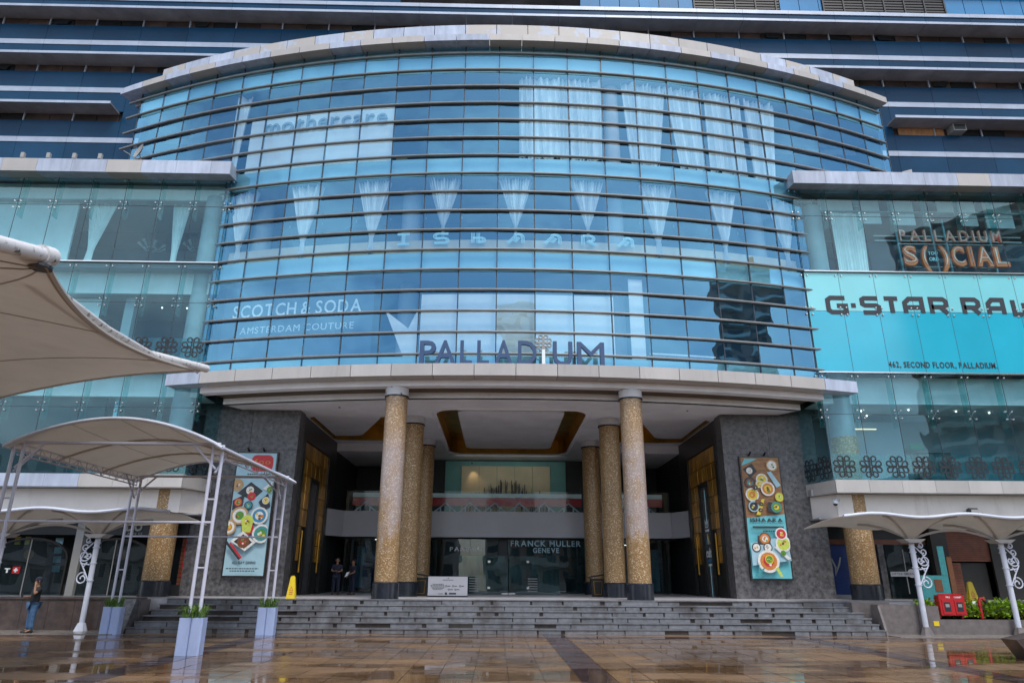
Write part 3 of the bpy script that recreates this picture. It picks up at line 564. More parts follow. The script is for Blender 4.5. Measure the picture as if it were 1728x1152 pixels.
# ------------------------------------------------------------------ stone pylons, portals, shops inside the entrance
for sg, side in ((-1, 'left'), (1, 'right')):
    t = thing('stone_pylon', f'dark grey stone wall with a tall food poster {side} of the entrance', 'wall', (sg*11, 29, .985))
    def X(a, b): return sorted((sg*a, sg*b))
    x0, x1 = X(8.95, 12.95)
    zc = [.99, 2.9, 4.8, 6.7, 8.41]; xc = [x0, x0+(x1-x0)/2, x1]
    for i in range(4):
        for j in range(2): MB().cbox(xc[j]+.004, xc[j+1]-.004, 28.8+rnd.uniform(0, .004), 29.2, zc[i]+.004, zc[i+1]-.004, .004).build('stone_slab', 'stone_dark', t)
    xa, xb = X(8.96, 9.4); box('return_wall', 'stone_dark', t, xa, xb, 29.201, 29.6, .99, 8.41)
    box('bulkhead', 'stone_dark', t, *X(9.41, 13.3), 28.9, 30.6, 8.43, 9.24); box('side_mass', 'stone_dark', t, *X(9.41, 12.9), 29.21, 30.2, .99, 8.42)
    # portal wall facing the middle
    t = thing('portal', f'black doorway framed in gold panels on the {side} side wall', 'doorway', (sg*9, 32, .985))
    xa, xb = X(9.05, 9.3); box('frame', 'portal_black', t, xa, xb, 29.61, 36.4, .99, 8.41)
    xa, xb = X(8.90, 9.04); box('jamb', 'portal_black', t, xa, xb, 29.61, 29.95, .99, 7.7); box('jamb', 'portal_black', t, xa, xb, 34.35, 34.75, .99, 7.7); box('lintel', 'portal_black', t, xa, xb, 29.96, 34.34, 7.35, 7.7)
    xa, xb = X(8.97, 9.045); me = {}
    for i in range(6):
        for j in range(7):
            y0 = 29.97+i*.727; z0 = 2.35+j*.712
            if i in (2, 3) and j < 5: continue
            if j < 2 and i in (1, 4): continue
            MB().cbox(xa+rnd.uniform(-.01, .01), xb, y0+.018, y0+.71, z0+.018, z0+.694, .01).build('gold_panel', 'gold_panel', t)
    xa, xb = X(8.93, 9.03); box('door_jamb', 'portal_black', t, xa, xb, 31.4, 31.6, .99, 5.95); box('door_jamb', 'portal_black', t, xa, xb, 32.72, 32.9, .99, 5.95); box('door_head', 'portal_black', t, xa, xb, 31.61, 32.71, 5.75, 5.95)
    box('door_leaf', 'stone_dark', t, *X(9.0, 9.04), 31.61, 32.71, .99, 5.74)
    if sg > 0: box('light_line', 'neon_cyan', t, 8.985, 8.998, 32.1, 32.14, 4.0, 5.6); box('light_line', 'neon_cyan', t, 8.985, 8.998, 32.1, 32.14, 1.0, 2.3)
    for y in (30.75, 33.75): MB().tube([(sg*8.93, y, 1.9), (sg*8.93, y, 3.6)], .05, 8).build('wall_lamp', 'gold_leaf', t)
def wall_W(sg): return (lambda a, o, z: (sg*(8.995-o), 32.16+ -sg*-1*a, z))
sg_ = thing('wall_sign', 'white fitness club logo with crown on the right portal door', 'sign', (8.99, 32, 3))
Wr = lambda a, o, z: (8.992-o, 32.55-a, z)
write(sg_, 'cult', 0, .8, 2.65, 3.05, Wr, 'print_white', .01, .02)
mb = MB(); mb.ribbon([(.2, 3.95), (.15, 4.25), (.3, 4.1), (.4, 4.3), (.5, 4.1), (.65, 4.25), (.6, 3.95)], .05, 0, .01, True, Wr); mb.build('crown', 'print_white', sg_)
mb = MB(); mb.ribbon([(.12, 3.8), (.68, 3.8)], .1, 0, .01, False, Wr); mb.build('bar', 'print_white', sg_)
for i, (a, b) in enumerate(((.4, .12), (.4, .4), (.4, .68))): mb = MB(); mb.ribbon([(a, 3.65), (b, 3.2)], .07, .001*i, .012+.001*i, False, Wr); mb.build('ray', ['p_bluebowl', 'print_white', 'p_yellow'][i], sg_)
mb = MB(); mb.ribbon([(.1, 2.5), (.75, 2.5)], .12, 0, .01, False, Wr); mb.build('bar', 'p_bluebowl', sg_)
mb = MB(); mb.ribbon([(.2, 2.32), (.7, 2.32)], .1, 0, .01, False, Wr); mb.build('bar', 'print_white', sg_)

bal = thing('balcony', 'white balcony band with glass balustrade across the inside of the entrance', 'balcony', (0, 37, 3.7))
box('front', 'balcony_white', bal, -8.45, 8.45, 36.5, 36.8, 3.68, 4.96)
for i in range(8): box('board_line', 'balcony_white', bal, -8.44, 8.44, 36.492, 36.5, 3.70+i*.157, 3.70+i*.157+.15)
for sg in (-1, 1): MB().prism_xy([(sg*8.46, 36.5), (sg*8.46, 36.8), (sg*9.04, 36.0), (sg*9.04, 35.3)], 3.68, 4.96).build('front_return', 'balcony_white', bal)
box('floor', 'room_floor', bal, -9, 9, 36.81, 42, 4.3, 4.5)
for i in range(9): mb = MB().box(-8.4+i*1.87+.01, -8.4+(i+1)*1.87-.01, 36.62, 36.632, 4.97, 6.0); mb.build('glass_pane', 'rail_glass', bal)
ups = thing('upper_shop', 'dark upper shop behind the balcony with a cream display wall', 'shop', (0, 41, 4.5))
box('back_wall', 'shop_dark', ups, -9.0, 9.0, 41.62, 41.7, 4.5, 8.42); al = bpy.data.lights.new('shop_lamp', 'AREA'); ao = bpy.data.objects.new('shop_lamp', al); COL.objects.link(ao); al.shape = 'RECTANGLE'; al.size = 6; al.size_y = .3; al.energy = 13; al.color = (.92, 1, .95); ao.location = (0, 39.6, 8.35); ao.rotation_euler = Vector((0, .55, -.8)).to_track_quat('-Z', 'Y').to_euler(); attach(ao, ups)
box('teal_wall', 'teal_wall', ups, -3.7, 3.5, 41.5, 41.6, 4.52, 8.35)
for i in range(5): box('display_panel', 'display_cream', ups, -2.72+i*1.06, -2.72+(i+1)*1.06-.02, 41.4, 41.48, 4.6, 8.05)
MB().lathe(-2.1, 41.05, [(.03, 8.1), (.045, 8.2)], 10).build('spot_lamp', 'black_plastic', ups)
ld = bpy.data.lights.new('display_lamp', 'SPOT'); lo_ = bpy.data.objects.new('display_lamp', ld); COL.objects.link(lo_); ld.energy = 14; ld.color = (1, .72, .4); ld.spot_size = R_(70); ld.spot_blend = .9; ld.shadow_soft_size = .05; lo_.location = (-2.1, 41.0, 8.05); lo_.rotation_euler = Vector((.15, .35, -1)).to_track_quat('-Z', 'Y').to_euler(); attach(lo_, ups)
for i in range(110):
    x = rnd.uniform(-2.6, 2.6); e = max(0, 1-abs(x)/2.7); zt = 5.9+e*1.2+rnd.uniform(-.35, .35); zb = zt-rnd.uniform(.4, 1.2)
    MB().box(x-.018, x+.018, 41.3-rnd.random()*.15, 41.33, zb, zt).build('rod', rnd.choice(('print_black', 'print_black', 'win_brown', 'dish_grey')), ups)
write(ups, 'SWAROVSKI', -1.6, 1.6, 5.95, 6.2, lambda a, o, z: (a, 41.1-o, z), 'dish_grey', .02)
for k, (x0, x1) in enumerate(((-8.2, -5.0), (-4.0, 3.9), (5.2, 8.2))):
    lab = ['red market stall front with white trusses on the left part of the balcony', 'long red stall front with white trusses on the middle of the balcony', 'red stall front with white trusses on the right part of the balcony'][k]
    t = thing('stall_front', lab, 'stall', ((x0+x1)/2, 37.2, 4.5))  # solid strips and trusses imitate a red-and-white reflection in the balcony glass
    box('red_board', 'red_paint', t, x0, x1, 37.2, 37.25, 5.3, 5.72); box('white_valance', 'print_white', t, x0, x1, 37.15, 37.3, 5.73, 5.95); box('base_board', 'dish_grey', t, x0, x1, 37.2, 37.25, 4.51, 4.9)
    x = x0+.1
    while x < x1-1.2:
        mb = MB(); mb.tube([(x, 37.12, 4.95), (x+.6, 37.12, 5.45), (x+1.2, 37.12, 4.95)], .045, 6); mb.tube([(x, 37.12, 4.95), (x+1.2, 37.12, 4.95)], .045, 6); mb.tube([(x+.35, 37.12, 4.95), (x+.35, 37.12, 5.2)], .04, 6); mb.tube([(x+.85, 37.12, 4.95), (x+.85, 37.12, 5.2)], .04, 6)
        mb.build('truss', 'white_steel', t); x += 1.3
for sg in (-1, 1): box('side_wall', 'shop_dark', ups, *sorted((sg*9.06, sg*9.2)), 36.41, 42, .99, 8.42)
lps = thing('watch_shops', 'dark glazed shops behind the entrance doors under the balcony', 'shop', (0, 38, 1))
box('back_wall', 'shop_dark', lps, -8.9, 8.9, 40.0, 40.1, .99, 3.6); box('ceiling', 'shop_dark', lps, -8.9, 8.9, 36.9, 40, 3.62, 3.67)
box('left_fascia', 'shop_dark', lps, -3.9, -.5, 37.25, 37.35, 2.75, 3.6); box('right_fascia', 'shop_teal', lps, .02, 4.0, 37.25, 37.35, 2.75, 3.62); box('pier', 'shop_dark', lps, -.48, .0, 37.2, 37.35, .99, 3.62)
box('window_backing', 'shop_teal', lps, .05, 3.95, 38.2, 38.25, .99, 2.74)
for x0, x1 in ((-8.4, -6.3), (-6.28, -4.3), (-3.9, -1.95), (-1.93, -.5), (.02, 2.0), (2.02, 4.0), (4.5, 6.4), (6.42, 8.4)): MB().box(x0, x1, 37.05, 37.062, .99, 3.66).build('pane', 'shop_glass', lps)
mb = MB()
for i in range(60):
    x = rnd.uniform(2.9, 3.9); z = rnd.uniform(1.1, 2.7); a0 = rnd.uniform(0, 360); mb.ribbon(arcpts(x, z, rnd.uniform(.1, .25), a0, a0+rnd.uniform(70, 160), 5), .03, 37.1, 37.12)
mb.build('scroll_pattern', 'shop_dark', lps, kind='stuff')
for x in (-7.6, -7.2, -6.9, -6.6, -5.5): box('poster_panel', rnd.choice(('shop_teal', 'p_bluebowl', 'p_teal', 'shop_blue')), lps, x, x+.25, 38.3, 38.33, 1.3, rnd.uniform(2.2, 3.1))
box('strip_lamp', 'downlight', lps, -6.6, -5.4, 37.45, 37.5, 3.38, 3.42); box('strip_lamp', 'downlight', lps, 5.6, 6.6, 38.6, 38.65, 3.42, 3.45)
box('screen_panel', 'p_bluebowl', lps, -8.0, -7.5, 38.4, 38.43, 1.2, 3.3); box('screen_panel', 'poster_blue', lps, -7.75, -7.6, 38.36, 38.39, 1.2, 3.2); box('screen_panel', 'poster_blue', lps, 7.7, 8.1, 38.4, 38.43, 1.1, 3.2)
for q_ in range(16): box('display_case', rnd.choice(('shop_teal', 'p_teal', 'room_ceiling', 'shop_blue', 'p_tan')), lps, *(lambda a: (a, a+rnd.uniform(.15, .5)))(rnd.uniform(-6.6, -4.4) if q_ % 2 else rnd.uniform(4.6, 7.4)), 38.6+q_*.05, 38.7+q_*.05, 1.0, rnd.uniform(1.5, 2.8))
for x, z in ((-6.9, 3.55), (-6.5, 3.56), (-6.1, 3.55), (-5.7, 3.5)): MB().lathe(x, 37.6, [(.05, z+.03), (.05, z+.06)], 8).build('downlight', 'downlight', lps)
write(lps, 'PANERAI', -2.98, -1.3, 3.02, 3.22, lambda a, o, z: (a, 37.03-o, z), 'room_white', .03, 0, .2)
write(lps, 'FRANCK MULLER', .15, 3.78, 3.28, 3.56, lambda a, o, z: (a, 37.03-o, z), 'poster_blue', .03, .02, .16)
write(lps, 'GENEVE', 1.3, 2.65, 2.96, 3.2, lambda a, o, z: (a, 37.03-o, z), 'poster_blue', .03, .02, .16)
gd = thing('glass_doors', 'pair of green tinted glass entrance doors under the balcony', 'door', (0, 34.5, .985))
for x0, x1 in ((-2.35, -.02), (.02, 2.4)):
    p = MB().box(x0, x1, 34.3, 34.315, 1.0, 2.72).build('door_leaf', 'door_glass', gd)
    for hx in ((x1-.9, x0+.9)[x0 > 0],):
        for z in (1.28, 2.45): MB().box(hx-.06, hx+.06, 34.27, 34.3, z-.05, z+.05).build('fitting', 'steel_mirror', p)
    fr = x0+.12 if x0 < 0 else x1-.75
    for z in range(6): MB().box(x0+.5 if x0 < 0 else x0+.9, x0+.95 if x0 < 0 else x0+1.35, 34.288, 34.296, 1.12+z*.11, 1.16+z*.11).build('frosted_bar', 'dish_grey', p)
    MB().box((x1-.3, x0)[x0 > 0], (x1, x0+.3)[x0 > 0], 34.25, 34.36, .99, 1.06).build('floor_hinge', 'steel_mirror', p)
for sg, lab in ((-1, 'black angular podium beside the white notice board'), (1, 'black angular podium by the right columns')):
    t = thing('podium', lab, 'podium', (sg*3.75, 31, .985), 'black podiums by the doors'); xx = sg*3.75
    MB().prism_xz([(xx-.22, .99), (xx+.22, .99), (xx+.3, 1.72), (xx-.3, 1.72)], 30.9, 31.3).build('body', 'portal_black', t)
    MB().prism_xz([(xx-.38, 1.80-sg*.07), (xx+.38, 1.80+sg*.07), (xx+.38, 1.86+sg*.07), (xx-.38, 1.86-sg*.07)], 30.8, 31.4).build('top', 'portal_black', t)
    mb = MB(); mb.ribbon([(xx-.14, 1.08), (xx+.14, 1.08), (xx+.18, 1.6), (xx-.18, 1.6)], .02, 30.88, 30.9, True); mb.build('gold_outline', 'gold_leaf', t)
nb = thing('notice_board', 'low white notice board with small print in front of the entrance doors', 'sign', (-2.5, 29.3, .985))
box('board', 'balcony_white', nb, -3.30, -1.72, 29.3, 29.34, 1.04, 1.76); box('foot', 'base_black', nb, -3.32, -1.70, 29.2, 29.45, .985, 1.04)
Wn = lambda a, o, z: (a, 29.297-o, z)
for i, (a, b, z) in enumerate(((-3.12, -2.68, 1.46), (-3.2, -2.64, 1.41), (-3.18, -2.62, 1.36), (-3.14, -2.66, 1.31), (-3.1, -2.72, 1.26), (-2.72, -2.3, 1.62), (-2.88, -2.68, 1.1))):
    mb = MB(); x = a
    while x < b: w_ = min(rnd.uniform(.03, .08), b-x); mb.box(x, x+w_, 29.293, 29.297, z, z+.022); x += w_+.015
    mb.build('print_line', 'print_black', nb)
for x, z in ((-2.57, 1.4), (-2.3, 1.4), (-2.02, 1.4), (-2.47, 1.27), (-2.2, 1.27)): MB().ribbon(arcpts(x, z, .03, 0, 360, 10)[:-1], .015, 29.292, 29.297, True).build('icon', 'print_black', nb); box('print_line', 'print_black', nb, x+.05, x+.16, 29.293, 29.297, z-.012, z+.012)
box('logo_mark', 'print_black', nb, -2.62, -2.53, 29.292, 29.297, 1.08, 1.16); box('logo_mark', 'p_dark', nb, -2.45, -2.17, 29.292, 29.297, 1.09, 1.15); MB().prism_xz([(-2.53, 1.71), (-2.5, 1.67), (-2.47, 1.71)], 29.292, 29.297).build('logo_mark', 'print_black', nb)
# ------------------------------------------------------------------ wings of point-fixed glass
def flower(mb, cx, cz, r, W, y0=0, y1=.008):
    k = r/.5; w_ = .060*k
    for sx in (-1, 1):
        for sz in (-1, 1):
            q = lambda pts: [(cx+sx*a*k, cz+sz*b*k) for a, b in pts]
            mb.ribbon(q([(.045, .03), (.045, .37)]+arcpts(.162, .37, .117, 180, -90, 10)+[(.10, .253), (.05, .253)]), w_, y0, y1, False, W)
            mb.ribbon(q([(.045, .03), (.38, .03)]+arcpts(.38, .147, .117, -90, 180, 10)+[(.24, .11), (.20, .035)]), w_, y0, y1, False, W)
YW = 27.2
def wing(sg, name, label):
    t = thing(name, label, 'building', (sg*18, 29, .985))
    X = lambda a, b: sorted((sg*a, sg*b))
    xs = [12.72+.0]+[14.22+1.54*i for i in range(8)]
    F = [(5.46, 8.1, 9.84), (9.9, 12.62, 14.42), (14.5, 17.22, 18.62)]
    cyan = sg > 0
    for fi, (z0, zj, z1) in enumerate(F):
        for i in range(len(xs)-1):
            xa, xb = X(xs[i]+.008, xs[i+1]-.008)
            for j, (a, b) in enumerate(((z0, zj-.006), (zj+.006, z1))):
                m = 'wing_glass'
                if cyan and fi == 1: m = 'cyan_deep' if j == 0 else 'cyan_light'
                mb = MB().box(xa, xb, YW, YW+.015, a, b); o = mb.build('pane', m, t)
            if (fi == 0 and (sg > 0 or i < 3)) or (sg < 0 and fi == 1): box('frosted_film', 'film_glass', t, xa, xb, YW+.02, YW+.024, z0, z0+1.02 if fi == 0 else z0+1.15)
        mb = MB(); jt = MB()
        for i in range(len(xs)): jt.box(sg*xs[i]-.009, sg*xs[i]+.009, YW-.002, YW+.016, z0, z1)
        jt.box(*X(12.72, 25), YW-.003, YW+.015, zj-.008, zj+.008); jt.build('joint_lines', 'mullion', t)
        for i in range(len(xs)):
            x = sg*xs[i]
            for zz in (zj-.16, zj+.16):
                for dx in (-.13, .13): mb.lathe(x+dx, YW-.012, [(.038, zz-.03), (.045, zz), (.038, zz+.03)], 6)
            mb.tube([(x-.13, YW+.05, zj-.16), (x+.13, YW+.05, zj+.16)], .014, 5); mb.tube([(x-.13, YW+.05, zj+.16), (x+.13, YW+.05, zj-.16)], .014, 5)
            for dx in (-.13, .13): mb.lathe(x+dx, YW-.012, [(.034, z1-.17), (.04, z1-.14), (.034, z1-.11)], 6)
            if not (cyan and fi == 1):
                g0 = MB().box(x-.008, x+.008, YW+.09, YW+.46, zj-.5, z1-.02); g0.build('glass_fin', 'fin_glass', t)
        mb.build('spider_fittings', 'steel_mirror', t, kind='stuff')
        x0, x1 = X(12.7, 25)
        if not (cyan and fi == 1):
            zc = z1-1.15 if fi < 2 else z1-.72
            if not (sg > 0 and fi == 2): box('downstand', 'room_white', t, x0+.02, x1, YW+.62, YW+.72, zc, z1)
            box('ceiling', 'room_ceiling' if fi else 'room_white', t, x0+.02, x1, YW+.73, 31.2, zc, zc+.05)
            box('back_wall', ('room_dark' if sg < 0 and fi == 0 else 'room_wall') if not (sg > 0 and fi == 0) else 'room_ceiling', t, x0+.02, x1, 31.2, 31.3, z0-.2, z1)
            box('floor', 'room_floor', t, x0+.02, x1, YW+.1, 31.19, z0-.25, z0-.03)
        else: box('backing', 'room_white', t, x0+.02, x1, YW+.2, YW+.25, z0, z1)
        if fi: box('floor_rail', 'steel_mirror', t, x0+.03, x1, YW-.09, YW+.06, z0-.055, z0-.005)
    # roof ledge
    n = 7
    xs2 = [12.53]+[13.4+1.52*i if sg < 0 else 14.0+1.5*i for i in range(8)]
    for i in range(len(xs2)-1):
        xa, xb = X(xs2[i]+.006, xs2[i+1]-.006); MB().prism_yz([(26.5, 18.48), (27.6, 18.64), (27.6, 19.12), (26.5, 19.12)], xa, xb).build('ledge_panel', 'panel_film' if rnd.random() < .75 else 'panel_beige', t)
    xa, xb = X(12.6, 25); box('roof', 'alu_soffit', t, xa, xb, 27.61, 31, 18.7, 19.0); box('roof_rail', 'alu_white', t, xa, xb, 27.4, 27.46, 19.2, 19.24)
    # slab edge and beige wall over the ground floor
    xs3 = [12.72, 14.05]+[14.05+1.32*(i+1) for i in range(8)]
    for i in range(len(xs3)-1):
        xa, xb = X(xs3[i]+.005, xs3[i+1]-.005); box('slab_panel', 'panel_film' if sg < 0 and i > 2 else 'panel_beige', t, xa, xb, YW-.12, YW+.4, 4.95, 5.44)
    ca, cb, cc = (sg*12.70, YW-.12), (sg*12.10, 29.62), (sg*12.9, 29.62)
    MB().prism_xy([ca, (sg*12.4, 28.4-.12), (sg*12.9, 28.3), (sg*12.9, YW+.41), (sg*12.715, YW+.41)], 4.952, 5.438).build('slab_panel', 'panel_beige', t)
    MB().prism_xy([(sg*12.4, 28.29), cb, cc, (sg*12.9, 28.31)], 4.952, 5.438).build('slab_panel', 'panel_beige', t)
    xa, xb = X(12.95, 25); box('cream_wall', 'cream_wall', t, xa, xb, 27.7, 28.0, 4.06, 4.94)
    MB().prism_xy([(sg*12.94, 27.7), (sg*12.3, 29.0), (sg*12.94, 29.0)], 4.06, 4.94).build('cream_return', 'cream_wall', t)
    xa, xb = X(12.3, 25); box('ground_soffit', 'alu_soffit', t, xa, xb, 28.01, 32, 4.0, 4.05); box('slab_core', 'alu_soffit', t, xa, xb, 28.4, 31, 4.95, 5.2)
    # glass return beside the stone wall
    for (a, b) in ((0, .5), (.5, 1)):
        p0 = Vector((sg*(12.70-.55*a), YW+2.4*a, 0)); p1 = Vector((sg*(12.70-.55*b), YW+2.4*b, 0)); d = Vector((sg*.01, .003, 0))
        for z0, z1 in ((5.45, 8.09), (8.11, 8.85)):
            mb = MB(); mb.prism_xy([(p0.x, p0.y+.005), (p1.x, p1.y-.005), (p1.x+d.x, p1.y), (p0.x+d.x, p0.y+.01)], z0, z1); mb.build('return_pane', 'wing_glass', t)
    def Wret(a, o, z):
        return (sg*(12.70-.2236*a)-sg*.012-sg*o, YW+.9747*a, z)
    for i in range(3): mb = MB(); flower(mb, .45+i*.82, 5.98, .44, Wret); mb.build('flower_motif', 'motif_black', t)
    for i in range(11):
        x = sg*(13.24+1.065*i)
        if sg > 0 or i < 4: mb = MB(); flower(mb, x, 5.98, .425, lambda a, o, z: (a, YW-.003-o, z)); mb.build('flower_motif', 'motif_black', t)
        if sg < 0: mb = MB(); flower(mb, x, 10.65, .425, lambda a, o, z: (a, YW-.003-o, z)); mb.build('flower_motif', 'motif_black', t)
    return t
wl = wing(-1, 'glass_wing', 'flat glass wing left of the curved drum, behind the white tent')
wr = wing(1, 'glass_wing', 'flat glass wing right of the drum with the turquoise shop banner')
# inside the left wing
box('partition', 'room_white', wl, -25, -19.9, 28.2, 28.3, 14.5, 17.9); box('partition', 'room_white', wl, -25, -18.0, 28.3, 28.4, 9.9, 13.2); box('leaning_column', 'room_ceiling', wl, -16.9, -16.5, 28.2, 28.6, 9.9, 14.3)
box('table', 'shop_teal', wl, -18.5, -14.5, 29.5, 30.2, 14.4, 15.3); box('dark_panel', 'shop_dark', wl, -15.6, -14.9, 30.2, 30.3, 14.5, 16.6)
box('dark_room', 'shop_dark', wl, -25, -16.75, 28.0, 28.1, 5.5, 8.68); box('cyan_post', 'spandrel', wl, -16.5, -16.35, 28.2, 28.35, 5.5, 8.68); box('counter', 'shop_teal', wl, -15.9, -14.8, 28.6, 29.4, 5.5, 7.9)  # first box: dark sheet standing in for the dim interior and the mirrored tent
for x in (-14.5, -15.6): MB().lathe(x, 28.8, [(.03, 12.99), (.03, 13.03)], 8).build('downlight', 'downlight', wl)
# inside the right wing
box('grey_block', 'room_ceiling', wr, 14.9, 17.2, 29.6, 31.1, 5.5, 8.3); box('light_trough', 'lamp_warm', wr, 14.6, 15.9, 29.2, 29.26, 7.9, 7.94); box('counter', 'shop_dark', wr, 17.6, 19.1, 29.4, 29.9, 5.5, 6.95); box('exit_sign', 'exit_green', wr, 18.1, 18.7, 30.6, 30.65, 7.3, 7.55)
for x, y in ((15.2, 28.9), (15.9, 29.8), (17.1, 28.6), (19.3, 28.8), (20.9, 29.0)): MB().lathe(x, y, [(.03, 8.62), (.03, 8.66)], 8).build('downlight', 'downlight', wr)
for i, (x0, x1, z0) in enumerate(((12.95, 14.0, 18.0), (14.3, 15.9, 18.0), (16.3, 17.15, 17.35), (17.7, 18.75, 17.3), (19.9, 20.7, 17.9), (20.9, 21.7, 17.3), (22.1, 23.4, 17.2))): box('torn_sheet', 'room_white', wr, x0, x1, 28.05, 28.09, z0, 18.6)
for x in (18.0, 19.7, 20.3, 22.4): box('steel_post', 'spandrel', wr, x, x+.07, 28.5, 28.57, 14.5, 18.0)
for z in (17.0, 16.75): box('light_strip', 'room_white', wr, 17, 24, 28.6, 28.66, z, z+.05)
box('partition', 'room_dark', wr, 16.6, 25, 28.75, 28.85, 14.5, 16.7); box('blue_screen', 'blue_panel', wr, 14.35, 14.8, 29.4, 29.45, 16.9, 17.5); box('crate', 'cardboard', wr, 14.35, 14.85, 27.8, 28.1, 14.5, 14.78)

# ------------------------------------------------------------------ striped office tower behind
tw = thing('office_tower', 'tall dark blue tower with white stripes and window ledges behind the drum', 'building', (0, 34, 19))
S0, S1 = -31., 31.; YT = 31.0
seam_ = [x for x in [S0+2.58*i for i in range(25)]]
zs = [31.20, 28.05, 24.90, 21.75]
for k, z in enumerate(zs):
    # z = underside of the ledge; window strip below it, spandrel, white stripe, spandrel
    spans = [(S0, S1)] if k < 2 else ([(S0, -20.9), (20.3, S1)] if k == 2 else [])
    for a, b in spans:
        x = a
        while x < b-.1:
            e = min(x+2.58, b); box('ledge', 'alu_soffit', tw, x+.008, e-.008, 30.2, 31.2, z, z+.10)
            box('ledge_nose', 'alu_white', tw, x+.005, e-.005, 30.15, 30.199, z-.01, z+.14)
            for c in range(2):
                u = x+(e-x)*c/2; v = x+(e-x)*(c+1)/2
                box('window', rnd.choice(('win_brown', 'win_brown', 'win_dark')), tw, u+.02, v-.02, 31.12, 31.16, z-.5, z-.002)
                if rnd.random() < .15: MB().prism_xz([(u+.2, z-.12), (v-.2, z-.1), (v-.35, z-.42), (u+.3, z-.4)], 31.02, 31.05).build('window_sash', 'win_dark', tw)
            box('window_post', 'alu_white', tw, x-.03, x+.03, 31.02, 31.11, z-.5, z-.002)
            x = e
    x = S0
    while x < S1-.1:
        e = x+2.58; inwin = any(a-.1 <= (x+e)/2 <= b+.1 for a, b in spans)
        zt = z-.5 if inwin else z+.12
        box('spandrel_panel', 'navy_glass', tw, x+.008, e-.008, YT, YT+.1, z-1.52, zt)
        box('white_stripe', 'alu_white', tw, x+.005, e-.005, YT-.03, YT+.1, z-1.84, z-1.53)
        box('spandrel_panel', 'navy_glass', tw, x+.008, e-.008, YT, YT+.1, z-3.03 if k < 3 else 17, z-1.85)
        if k < 3 and not any(a-.1 <= (x+e)/2 <= b+.1 for a, b in ([(S0, S1)] if k+1 < 2 else ([(S0, -20.9), (20.3, S1)] if k+1 == 2 else []))): pass
        x = e
box('core', 'shop_dark', tw, S0, S1, 31.2, 36, 17, 31.3)
x = S0
while x < S1-.1:   # parapet of the topmost ledge in view
    e = x+2.58
    box('parapet_glass', 'navy_glass', tw, x+.008, e-.008, 30.2, 30.3, 31.345, 31.68); box('parapet_cap', 'alu_white', tw, x+.005, e-.005, 30.15, 30.4, 31.69, 31.93); x = e
top = [(S0, -6.5, 'n'), (-6.5, 3.9, 'o'), (3.9, 10.5, 'p'), (10.5, 15.6, 'l'), (15.6, 18.1, 'p'), (18.1, 25.4, 'l'), (25.4, S1, 'p')]
for a, b, c in top:
    if c == 'n': box('wall_panel', 'navy_glass', tw, a, b, 31.3, 31.4, 31.3, 34.4)
    elif c == 'p':
        x = a
        while x < b-.2: e = min(x+1.15, b); box('blue_panel', 'blue_panel', tw, x+.02, e-.02, 31.3, 31.35, 31.4, 34.4); x = e
    elif c == 'l':
        for i in range(14): box('louver', 'louver', tw, a+.05, b-.05, 31.25, 31.4, 31.5+i*.2, 31.62+i*.2)
        x = a
        while x < b: box('louver_post', 'louver', tw, x, x+.08, 31.2, 31.25, 31.4, 34.3); x += 1.2
    else:
        box('recess_wall', 'panel_beige', tw, a, b, 33, 33.1, 31.3, 34.4)
        for i in range(3): box('opening', 'win_dark', tw, a+.8+i*3.3, a+3.0+i*3.3, 32.9, 32.99, 31.4, 34)
        box('rail', 'alu_white', tw, a, b, 30.9, 30.95, 32.5, 32.55)
        for i in range(12): box('rail_post', 'alu_soffit', tw, a+.2+i*.9, a+.23+i*.9, 30.9, 30.94, 31.4, 32.5)
box('crown_beam', 'alu_soffit', tw, S0, S1, 31.0, 36, 34.4, 36)
ac = thing('air_conditioner', 'window air conditioner sticking out beside plywood on the right tower', 'air conditioner', (23.9, 30.9, 24.4))
box('case', 'dish_grey', ac, 23.6, 24.3, 30.55, 31.1, 24.45, 24.88); box('grille', 'shop_dark', ac, 23.65, 24.25, 30.54, 30.55, 24.5, 24.83); MB().box(20.9, 23.4, 31.05, 31.1, 24.42, 24.88).build('plywood_sheet', 'plywood', tw)

# ------------------------------------------------------------------ signs
sgn = thing('name_sign', 'big blue standing letters PALLADIUM on the canopy edge', 'sign', (0, 25, 9.37))
Wc = lambda s, o, z: A(s, .55+o, z)
for ch, a, b in (('P', -3.64, -3.02), ('A', -3.06, -2.27), ('L', -2.10, -1.65), ('L', -1.46, -1.01), ('A', -.80, -.12), ('D', .08, .78), ('U', 1.40, 2.14), ('M', 2.32, 3.36)): write(sgn, ch, a, b, 9.38, 10.32, Wc, 'letter_blue', .14, .012 if ch != 'M' else .0)
mb = MB(); s0 = 1.04
mb.prism_xy([A(s0-.06, .5, 0)[:2], A(s0+.06, .5, 0)[:2], A(s0+.06, .7, 0)[:2], A(s0-.06, .7, 0)[:2]], 9.38, 9.98); mb.build('letter', 'steel_mirror', sgn)
mb = MB(); flower(mb, s0, 10.27, .31, Wc, 0, .10); mb.build('flower_emblem', 'dish_grey', sgn)
MB().tube([A(s0, .6, 9.98), A(s0, .6, 10.1)], .03, 6).build('emblem_stem', 'steel_mirror', sgn)

